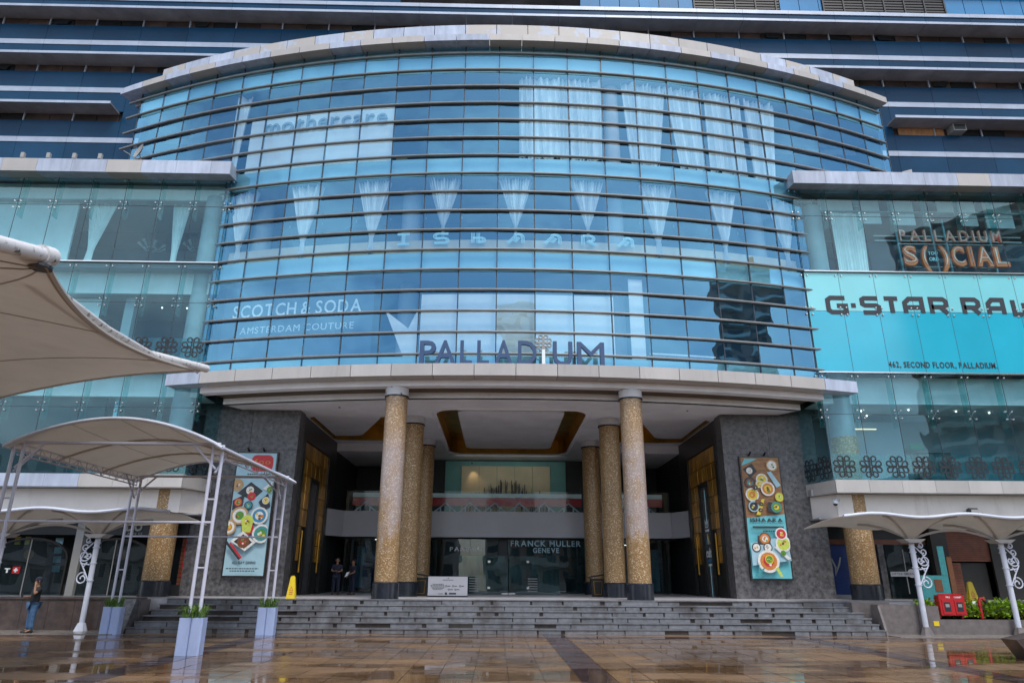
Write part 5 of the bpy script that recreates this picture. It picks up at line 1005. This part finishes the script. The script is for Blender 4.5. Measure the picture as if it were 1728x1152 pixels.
person((-6.98, 32.6, .99), R_(-50), 1.45, 'second guard in dark uniform holding white papers beside the first guard', (*stand, (-.25, -.04, 1.13), (.25, -.05, 1.13), (-.2, -.2, .95), (.16, -.26, 1.05)), 'cloth_navy', 'cloth_navy')
pp = thing('papers', 'white papers in the hand of the second guard', 'papers', (-7.2, 32.3, 1.8)); MB().prism_xz([(-7.30, 1.72), (-7.17, 1.78), (-7.10, 1.95), (-7.22, 1.92)], 32.36, 32.37).build('sheets', 'print_white', pp)

# ------------------------------------------------------------------ vaulted steel pavilion on planters
pv = thing('pavilion', 'white steel pavilion with vaulted beige fabric roof on paired posts', 'pavilion', (-10, 20.4, 0))
YF, YB, XL, XR, ZE = 17.4, 23.4, -12.55, -7.6, 4.86
posts = [(XR, YF), (XL, YF), (XR-.15, YB), (XL, YB)]
for x, y in posts:
    for dx in (-.12, .12):
        p = MB().tube([(x+dx, y, .5), (x+dx, y, ZE-.02)], .042, 10).build('post', 'post_lilac', pv, smooth=True)
    for z in (1.9, 3.5): MB().tube([(x-.12, y, z), (x+.12, y, z)], .02, 6).build('post_tie', 'post_lilac', pv)
    sx = 1 if x < -10 else -1; sy = 1 if y < 20 else -1
    MB().tube([(x, y, ZE-.62), (x+sx*.62, y, ZE-.02)], .03, 8).build('brace', 'post_lilac', pv); MB().tube([(x, y, ZE-.72), (x, y+sy*.75, ZE-.05)], .03, 8).build('brace', 'post_lilac', pv)
for y in (YF, YB): MB().tube([(XL-.05, y, ZE), (XR+.05, y, ZE)], .042, 8).build('beam', 'post_lilac', pv, smooth=True)
MB().tube([(XL-.1, YF, 2.95), (XR+.1, YF, 2.95)], .028, 6).build('rail', 'post_lilac', pv); MB().tube([(XL-.1, YB, 2.93), (XR-.1, YB, 2.93)], .028, 6).build('rail', 'post_lilac', pv)
for x in (XL, XR):
    mb = MB(); z0, z1 = ZE-.30, ZE-.02; n = 14
    mb.tube([(x, YF, z0), (x, YB, z0)], .022, 6); mb.tube([(x, YF, z1), (x, YB, z1)], .026, 6)
    for i in range(n): y0 = YF+(YB-YF)*i/n; y1 = YF+(YB-YF)*(i+1)/n; mb.tube([(x, y0, z0), (x, y1, z1)] if i % 2 else [(x, y0, z1), (x, y1, z0)], .012, 5); mb.tube([(x, y1, z0), (x, y1, z1)], .012, 5)
    mb.build('truss', 'post_lilac', pv)
def vault(u, v): # u across X, v along Y
    x = XL-.2+(XR-XL+.40)*u; y = YF-.28+(YB-YF+.6)*v
    return (x, y, ZE-.14+(.62+.10*(2*v-1)**2)*math.sin(math.pi*u)**.85)
nu, nv = 28, 16
vs_ = [vault(i/nu, j/nv) for j in range(nv+1) for i in range(nu+1)]; nn = len(vs_)
fs = [(j*(nu+1)+i, j*(nu+1)+i+1, (j+1)*(nu+1)+i+1, (j+1)*(nu+1)+i) for j in range(nv) for i in range(nu)]
MB().add(vs_+[(x, y, z+.012) for x, y, z in vs_], fs+[tuple(nn+q for q in reversed(f)) for f in fs]).build('fabric_roof', 'membrane', pv, smooth=True)
for v in (0, 1): MB().tube([(x, y, z) for x, y, z in (vault(i/nu, v) for i in range(nu+1))], .045, 8).build('arch_tube', 'white_steel', pv, smooth=True)
for u in (0, 1): MB().tube([vault(u, j/nv) for j in range(nv+1)], .035, 8).build('eaves_tube', 'white_steel', pv, smooth=True)
for v in (.33, .67): MB().tube([(x, y, z-.04) for x, y, z in (vault(i/nu, v) for i in range(nu+1))], .03, 6).build('arch_rib', 'membrane', pv, smooth=True)
for u in (.28, .5, .72): MB().tube([(x, y, z-.006) for x, y, z in (vault(u, j/nv) for j in range(nv+1))], .008, 4).build('seam', 'seam', pv)

def planter(x, y, lab):
    t = thing('planter', lab, 'planter', (x, y, 0), 'white planters under the pavilion posts')
    for dx in (-.14, .14): MB().cbox(x+dx-.135, x+dx+.135, y-.16, y+.16, .0, .80, .03).build('box', 'lilac_steel', t)
    mb = MB()
    for i in range(150):
        a = rnd.random()*6.28; r = rnd.random()**.5*.26; bx, by = x+r*math.cos(a)*1.05, y+r*math.sin(a)*.55; l = rnd.uniform(.14, .40); lean = rnd.uniform(.2, 1.15); d = rnd.random()*6.28; dx, dy = math.cos(d)*lean*l, math.sin(d)*lean*l; w_ = .010
        px, py = -math.sin(d)*w_, math.cos(d)*w_; z = .79
        mb.add([(bx-px, by-py, z), (bx+px, by+py, z), (bx+dx*.5+px, by+dy*.5+py, z+l*.75), (bx+dx*.5-px, by+dy*.5-py, z+l*.75), (bx+dx*1.15, by+dy*1.15, z+l*(.9-.4*lean))], [(0, 1, 2, 3), (3, 2, 4)])
    mb.build('grass', 'grass', t, kind='stuff')
planter(XR, YF, 'white double planter with grass at the front right pavilion posts'); planter(XR-.15, YB, 'white double planter with grass at the rear right pavilion posts, before the steps')
planter(XL, YB, 'white double planter with grass at the rear left pavilion posts by the plinth'); planter(XL, YF, 'white double planter with grass at the front left pavilion posts')

# ------------------------------------------------------------------ big tensile tent reaching in from the left
tn = thing('tensile_tent', 'large beige tensile tent with rusty white masts at the left edge', 'tent', (-14, 12, 0))
P1 = Vector((-6.76, 8.68, 5.72)); P2 = Vector((-7.81, 16.08, 6.40)); P3 = Vector((-16.5, 17.5, 4.9)); P4 = Vector((-8.6, 4.2, 5.35)); P5 = Vector((-17.0, 8.0, 9.5))
def bez(a, b, c, t_): return a*(1-t_)**2+b*2*t_*(1-t_)+c*t_*t_
cE = Vector((-8.42, 12.42, 5.82)); cB = Vector((-11.85, 16.6, 6.45)); cN = Vector((-7.3, 6.4, 5.2))
def memb(u, v):  # u: P1->P2 side, v: towards the left
    e = bez(P1, cE, P2, u); far = bez(P4+Vector((-9, -.5, 2.2)), Vector((-19, 10, 8.2)), P3, u)
    lo_ = bez(P1, cN, P4, v); hi_ = bez(P2, cB, P3, v)
    q = e*(1-v)+far*v
    side = (lo_-(P1*(1-v)+(P4+Vector((-9, -.5, 2.2)))*v))*(1-u)*(1-v)+(hi_-(P2*(1-v)+P3*v))*u
    return q+side
nu, nv = 26, 26
vs_ = [tuple(memb(i/nu, j/nv)) for j in range(nv+1) for i in range(nu+1)]; nn = len(vs_)
fs = [(j*(nu+1)+i, j*(nu+1)+i+1, (j+1)*(nu+1)+i+1, (j+1)*(nu+1)+i) for j in range(nv) for i in range(nu)]
MB().add(vs_+[(x, y, z+.015) for x, y, z in vs_], fs+[tuple(nn+q for q in reversed(f)) for f in fs]).build('fabric', 'membrane', tn, smooth=True)
MB().tube([tuple(memb(i/nu, 0)) for i in range(nu+1)], .05, 6).build('edge_hem', 'seam', tn, smooth=True)
MB().tube([tuple(memb(1, j/nv)) for j in range(nv+1)], .03, 6).build('edge_hem', 'membrane_white', tn, smooth=True)
for u1, v1 in ((.25, 1.0), (.55, .9), (.95, .75)):
    MB().tube([tuple(memb(.02+(u1-.02)*k/16, .02+(v1-.02)*k/16)+Vector((0, 0, -.012))) for k in range(17)], .012, 4).build('seam', 'seam', tn)
for u0 in (.45, .8): MB().tube([tuple(memb(u0+.1*k/12, k/12)+Vector((0, 0, -.01))) for k in range(13)], .009, 4).build('seam', 'seam', tn)
MB().tube([(-6.73, 4.0, 4.46), (-6.83, 8.70, 5.87)], .105, 14).build('mast_arm', 'rust_white', tn, smooth=True)
mb = MB(); mb.tube([(-6.83, 8.62, 5.85), (-6.83, 8.84, 5.91)], .135, 14); mb.build('mast_head', 'rust_white', tn, smooth=True)
MB().prism_xy(arcpts(-6.86, 8.72, .15, 0, 345, 14), 5.68, 5.72).build('corner_plate', 'base_black', tn)
MB().tube([(-6.83, 8.8, 5.82), (-6.85, 8.72, 5.7)], .03, 6).build('shackle', 'steel_mirror', tn)
MB().tube([(-7.5, 9.4, 5.98), (-7.74, 10.81, 6.05), (-7.98, 12.38, 6.13), (-8.18, 14.64, 6.31)], .06, 12).build('mast_arm', 'rust_white', tn, smooth=True); MB().tube([(-8.2, 14.55, 6.30), (-7.7, 16.25, 6.50)], .095, 12).build('mast_head', 'rust_white', tn, smooth=True); MB().tube([(-7.9, 15.8, 6.4), (-7.75, 15.95, 6.3)], .025, 6).build('shackle', 'steel_mirror', tn)
MB().tube([(-13.5, 11, 0), (-13.0, 10.5, 7.0)], .12, 12).build('mast', 'rust_white', tn, smooth=True); MB().tube([(-6.73, 4.0, 4.46), (-6.6, 0.5, 3.4), (-6.6, -1.0, 0)], .11, 12).build('mast', 'rust_white', tn, smooth=True)

# ------------------------------------------------------------------ walkway awnings with scroll brackets
def spiral(cx, cz, r0, r1, a0, turns, n=22): return [(cx+(r0+(r1-r0)*i/n)*math.cos(R_(a0)+turns*2*math.pi*i/n), cz+(r0+(r1-r0)*i/n)*math.sin(R_(a0)+turns*2*math.pi*i/n)) for i in range(n+1)]
def awning(sg, px, yp, lab, ends, mt):
    t = thing('awning', lab, 'awning', (px[0], yp, 0)); ZT = 2.98
    for x in px:
        po = MB().tube([(x, yp, 0), (x, yp, ZT-.05)], .085, 12).build('post', 'white_steel', t, smooth=True)
        MB().lathe(x, yp, [(.22, 0), (.2, .05), (.12, .26)], 8).build('post_foot', 'slab_grey' if sg > 0 else 'white_steel', po)
        for z in (1.55, 2.1, 2.6, 2.75): MB().lathe(x, yp, [(.11, z), (.11, z+.035)], 10).build('collar', 'white_steel', po)
        MB().prism_xz([(x-.2, ZT-.06), (x+.2, ZT-.06), (x+.38, ZT+.06), (x-.38, ZT+.06)], yp-.25, yp+.25).build('post_head', 'panel_beige', po)
        W_ = lambda a, o, z, x=x: (x+(-sg)*-1*a, yp-.03, z)
        for pts in (spiral(.32, 2.35, .2, .04, 180, 1.3), spiral(.33, 2.62, .12, .03, 250, 1.2), spiral(.27, 1.62, .2, .04, 90, -1.3), spiral(.18, 2.35, .11, .03, 0, -1.2), spiral(.28, 2.85, .10, .03, 200, 1.2), [(.12, 2.75), (.3, 2.55), (.44, 2.2), (.22, 1.85), (.08, 1.6)], [(.2, 2.14), (.3, 1.98), (.26, 1.9)], [(.1, 2.06), (.4, 2.1)], [(.24, 1.85), (.2, 1.75), (.28, 1.7)]):
            MB().tube([(x+sg*a if sg > 0 else x+sg*a, yp-.03, z) for a, z in pts], .022, 6).build('scroll', 'white_steel', po)
        for dx, dy, dz in ((-1.25, -.8, .72), (1.25, -.8, .72), (-1.3, .9, .55), (1.3, .9, .55)):
            MB().tube([(x+dx*q, yp+dy*q, ZT+.05+dz*math.sin(q*math.pi/2)) for q in (0, .15, .3, .45, .6, .8, 1)], .045, 8).build('arch_rib', 'panel_beige', t, smooth=True)
    x0, x1 = ends; n = 64; per = abs(px[1]-px[0])
    def zf(x): return ZT+.78+.06*math.cos(2*math.pi*(x-px[0])/per+math.pi)
    def drop(x, y):
        d = min(math.hypot(x-p, (y-yp)*.9) for p in px); return .78*max(0, 1-d/1.65)**2.2
    rows = 12; vs_ = []
    for j in range(rows+1):
        y = yp-.85+3.2*j/rows
        for i in range(n+1):
            x = x0+(x1-x0)*i/n; vs_.append((x, y, zf(x)-.35*(j/rows)**2*.6-(drop(x, y) if j else 0)))
    nn = len(vs_); fs = [(j*(n+1)+i, j*(n+1)+i+1, (j+1)*(n+1)+i+1, (j+1)*(n+1)+i) for j in range(rows) for i in range(n)]
    MB().add(vs_+[(x, y, z+.012) for x, y, z in vs_], fs+[tuple(nn+q for q in reversed(f)) for f in fs]).build('fabric', 'membrane_white', t, smooth=True)
    MB().tube([(x0+(x1-x0)*i/n, yp-.86, zf(x0+(x1-x0)*i/n)) for i in range(n+1)], .055, 8).build('front_tube', mt, t, smooth=True)
    for k in range(len(px)-1):
        a, b = px[k], px[k+1]; MB().tube([(a+(b-a)*i/14, yp+.1, ZT+.03+.34*math.sin(math.pi*i/14)) for i in range(15)], .04, 8).build('arch_rib', 'panel_beige', t, smooth=True)
    return t
awning(1, [13.62, 16.72, 19.82], 24.2, 'white fabric walkway awning on scroll-bracket posts right of the steps', (11.0, 21.2), 'white_steel')
awning(-1, [-14.05, -17.2, -20.35], 24.45, 'white fabric walkway awning on scroll-bracket posts left of the steps', (-21.6, -11.4), 'white_steel')

# ------------------------------------------------------------------ hedge, fire cabinet, small fittings
hd = thing('hedge', 'bright green leafy hedge in the bed behind the right walkway posts', 'hedge', (18, 25.1, .5))
mb = MB()
for i in range(4200):
    x = rnd.uniform(14.0, 22.8); y = rnd.uniform(24.72, 25.5); z = .52+rnd.random()*.60*(1-.25*rnd.random()); l = rnd.uniform(.09, .17); w_ = l*.34
    d = Vector((rnd.gauss(0, 1), rnd.gauss(-.5, 1), rnd.gauss(.5, .6))).normalized(); q = d.cross(Vector((rnd.gauss(0, .4), rnd.gauss(0, .4), 1))).normalized(); n_ = d.cross(q); c = Vector((x, y, z))
    mb.add([c, c+d*l*.5+q*w_-n_*.01, c+d*l, c+d*l*.5-q*w_-n_*.01], [(0, 1, 2), (0, 2, 3)])
mb.build('foliage', 'leaf', hd, kind='stuff')
mb = MB()
for i in range(40): x = 14.2+i*.21; mb.tube([(x, 25.1, .5), (x+rnd.uniform(-.1, .1), 25.1+rnd.uniform(-.1, .1), .9)], .012, 5)
mb.build('stems', 'p_brown', hd, kind='stuff')
fb = thing('fire_cabinet', 'red double-door fire hose cabinet standing in the hedge', 'cabinet', (14.9, 24.9, .55))
MB().cbox(14.47, 15.36, 24.62, 24.9, .60, 1.24, .015).build('case', 'red_paint', fb)
for x in (14.55, 14.98): dr_ = box('door', 'red_paint', fb, x, x+.33, 24.6, 24.619, .64, 1.1); box('window', 'print_black', dr_, x+.06, x+.27, 24.592, 24.6, .72, 1.02); box('notice', 'dish_grey', dr_, x+.1, x+.23, 24.587, 24.592, .86, .96)
write(fb, 'FIRE', 14.72, 14.86, 1.15, 1.2, lambda x, o, z: (x, 24.617-o, z), 'print_white', .004, .03); write(fb, 'CABINET', 15.0, 15.26, 1.15, 1.2, lambda x, o, z: (x, 24.617-o, z), 'print_white', .004, .03); MB().tube([(14.5, 24.7, 1.26), (15.3, 24.7, 1.26)], .02, 6).build('top_bar', 'red_paint', fb); box('leg', 'red_paint', fb, 14.5, 14.56, 24.8, 24.88, .5, .6); box('leg', 'red_paint', fb, 15.27, 15.33, 24.8, 24.88, .5, .6)
fh = thing('fire_hydrant', 'red hooked hydrant valve with gauge rising from the hedge', 'hydrant', (15.95, 24.9, .5))
MB().tube([(15.95, 24.78, .5), (15.95, 24.78, 1.05), (15.99, 24.78, 1.13), (16.08, 24.78, 1.14), (16.15, 24.76, 1.06)], .05, 10).build('riser', 'red_paint', fh, smooth=True); MB().lathe(15.95, 24.78, [(.08, .9), (.08, .95)], 10).build('flange', 'red_paint', fh); MB().tube([(16.14, 24.77, 1.08), (16.19, 24.74, 1.0)], .065, 10).build('valve', 'black_plastic', fh); MB().prism_xz(arcpts(15.72, 1.0, .055, 0, 340, 12), 24.7, 24.73).build('gauge', 'print_white', fh); MB().tube([(15.72, 24.75, .95), (15.93, 24.78, .92)], .012, 5).build('gauge_pipe', 'steel_mirror', fh)
nt_ = MB().box(14.0, 14.18, 24.36, 24.378, .28, .43).build('notice_plate', 'yellow_plastic', None, label='small yellow notice plate on the right plinth wall', cat='sign')
sbk = thing('stone_block', 'slanted dark brown granite block at the bottom right corner', 'block', (11.9, 17, 0)); MB().add([(11.5, 16.6, 0), (13.8, 15.6, 0), (13.9, 17.6, 0), (11.65, 17.4, 0), (11.25, 16.7, .44), (13.7, 15.7, .95), (13.8, 17.6, .9), (11.4, 17.45, .42)], [(0, 3, 2, 1), (4, 5, 6, 7), (0, 1, 5, 4), (1, 2, 6, 5), (2, 3, 7, 6), (3, 0, 4, 7)]).build('granite_body', 'plinth_brown', sbk)
ds = thing('satellite_dish', 'grey satellite dish on the roof edge of the left wing', 'satellite dish', (-17.4, 28, 19.1))
dm = MB(); dm.lathe(0, 0, [(.0, -.09), (.17, -.07), (.31, -.02), (.38, .03), (.39, .03), (.31, -.005), (.17, -.055), (.0, -.075)], 20, False); do = dm.build('reflector', 'dish_grey', None, smooth=True); do.matrix_basis = Matrix.Translation((-17.45, 27.75, 20.4)) @ Matrix.Rotation(R_(-38), 4, 'Z') @ Matrix.Rotation(R_(78), 4, 'X'); attach(do, ds)
MB().tube([(-17.4, 28, 19.0), (-17.4, 28, 20.0), (-17.43, 27.85, 20.3)], .03, 8).build('mast', 'dish_grey', ds); MB().tube([(-17.1, 28.2, 19.0), (-17.4, 28, 19.9)], .02, 6).build('strut', 'dish_grey', ds); MB().tube([(-17.45, 27.8, 20.0), (-17.9, 27.35, 20.15)], .02, 6).build('feed_arm', 'dish_grey', ds); MB().prism_xz(arcpts(-17.55, 20.52, .09, 0, 340, 10), 27.60, 27.62).build('logo_dot', 'base_black', ds)
for i, x in enumerate((-22.1, -20.95, -19.8, -18.65)):
    t = thing('roof_spotlight', f'{ords[i]} small roof spotlight from the left on the left wing ledge', 'spotlight', (x, 27, 19.1), 'spotlights on the left wing ledge'); MB().tube([(x, 27.0, 19.1), (x, 27.0, 19.45)], .025, 6).build('stem', 'dish_grey', t); MB().cbox(x-.08, x+.08, 26.92, 27.08, 19.45, 19.7, .02).build('head', 'dish_grey', t)
fl = thing('floodlight', 'grey floodlight box on the roof ledge of the right wing', 'floodlight', (18.1, 27.3, 19.1)); MB().prism_xz([(17.6, 19.13), (18.5, 19.13), (18.5, 19.75), (18.05, 19.62)], 27.2, 27.7).build('case', 'panel_beige', fl); box('lens', 'dish_grey', fl, 18.1, 18.45, 27.18, 27.2, 19.25, 19.6)
cc = thing('security_camera', 'white dome security camera at the corner of the right beige wall', 'camera', (12.75, 27.5, 4.6)); MB().tube([(13.05, 27.7, 4.72), (12.85, 27.45, 4.72), (12.78, 27.42, 4.68)], .04, 8).build('arm', 'white_steel', cc); MB().lathe(12.76, 27.42, [(.09, 4.55), (.10, 4.62), (.06, 4.68)], 14).build('housing', 'white_steel', cc, smooth=True); MB().lathe(12.76, 27.42, [(.0, 4.46), (.05, 4.47), (.08, 4.51), (.085, 4.55)], 14).build('dome', 'black_plastic', cc, smooth=True)
fd = thing('floodlight', 'black floodlight on the beige wall above the right awning', 'floodlight', (18.2, 27.6, 4.3)); MB().prism_yz([(27.35, 4.12), (27.55, 4.08), (27.6, 4.38), (27.42, 4.42)], 18.05, 18.4).build('case', 'black_plastic', fd); box('lens', 'dish_grey', fd, 18.08, 18.37, 27.33, 27.36, 4.15, 4.36); MB().tube([(18.22, 27.55, 4.3), (18.22, 27.72, 4.45)], .02, 6).build('bracket', 'black_plastic', fd)
for x, lab in ((-17.0, 'glass-armed chandelier near the middle of the left wing top room'), (-14.9, 'glass-armed chandelier next to the column in the left wing top room')):
    t = thing('chandelier', lab, 'chandelier', (x, 29.6, 17), 'chandeliers in the left wing'); MB().tube([(x, 29.6, 17.9), (x, 29.6, 16.9)], .02, 6).build('rod', 'shop_dark', t); MB().lathe(x, 29.6, [(.05, 16.3), (.15, 16.5), (.06, 16.9)], 10).build('stem', 'shop_dark', t)
    for k in range(7): a = k*6.283/7; MB().tube([(x, 29.6, 16.45), (x+.3*math.cos(a), 29.6+.3*math.sin(a), 16.25), (x+.6*math.cos(a), 29.6+.6*math.sin(a), 16.5)], [.02, .02, .07], 6).build('arm', 'room_ceiling', t)

# ------------------------------------------------------------------ buildings across the plaza, seen in the glass
def block(x, y, w_, d, h, rot, lab, wall, floors, dome=0, bal='city_grey'):
    t = thing('city_tower', lab, 'building', (x, y, 0)); fh_ = h/floors
    mb = MB().box(-w_/2, w_/2, -d/2, d/2, 0, h)
    if dome: mb.prism_xz([(w_*.46*math.cos(R_(a)), h+dome*math.sin(R_(a))) for a in range(0, 181, 15)], -d*.45, d*.45)
    M_ = Matrix.Translation((x, y, 0)) @ Matrix.Rotation(rot, 4, 'Z')
    o = mb.build('wall', wall, None); o.matrix_basis = M_; attach(o, t)
    wm = MB(); sl2 = MB(); nc = max(3, int(w_/3))
    for f in range(floors):
        z = f*fh_
        for c in range(nc):
            x0 = -w_/2+w_*(c+.2)/nc; x1 = -w_/2+w_*(c+.8)/nc; wm.box(x0, x1, d/2-.1, d/2+.05, z+fh_*.3, z+fh_*.8)
        if f % 1 == 0: sl2.box(-w_/2+w_*.05, -w_/2+w_*.45, d/2, d/2+1.2, z, z+fh_*.28); sl2.box(w_*.1, w_*.48, d/2, d/2+1.2, z, z+fh_*.28)
    o = wm.build('window_grid', 'city_window', None, kind='stuff'); o.matrix_basis = M_; attach(o, t); o = sl2.build('balcony_stack', bal, None, kind='stuff'); o.matrix_basis = M_; attach(o, t)
block(80, -50, 22, 16, 58, R_(43), 'high balconied apartment tower across the plaza, mirrored in the right of the drum', 'city_pink', 22, bal='city_green'); block(2.5, -95, 11, 12, 57, 0, 'pale round-topped tower across the plaza, mirrored in the middle of the drum', 'city_green', 17, 3)
block(-38, -62, 60, 14, 13, 0, 'low long building across the plaza on the left', 'city_grey', 3); block(24, -60, 46, 14, 11, 0, 'low long building across the plaza in the middle', 'city_pink', 3); block(72, -34, 40, 14, 15, R_(40), 'low long building across the plaza on the right', 'city_grey', 4)
block(-75, -30, 40, 14, 17, R_(-50), 'mid-rise building at the far left of the plaza', 'city_grey', 5)
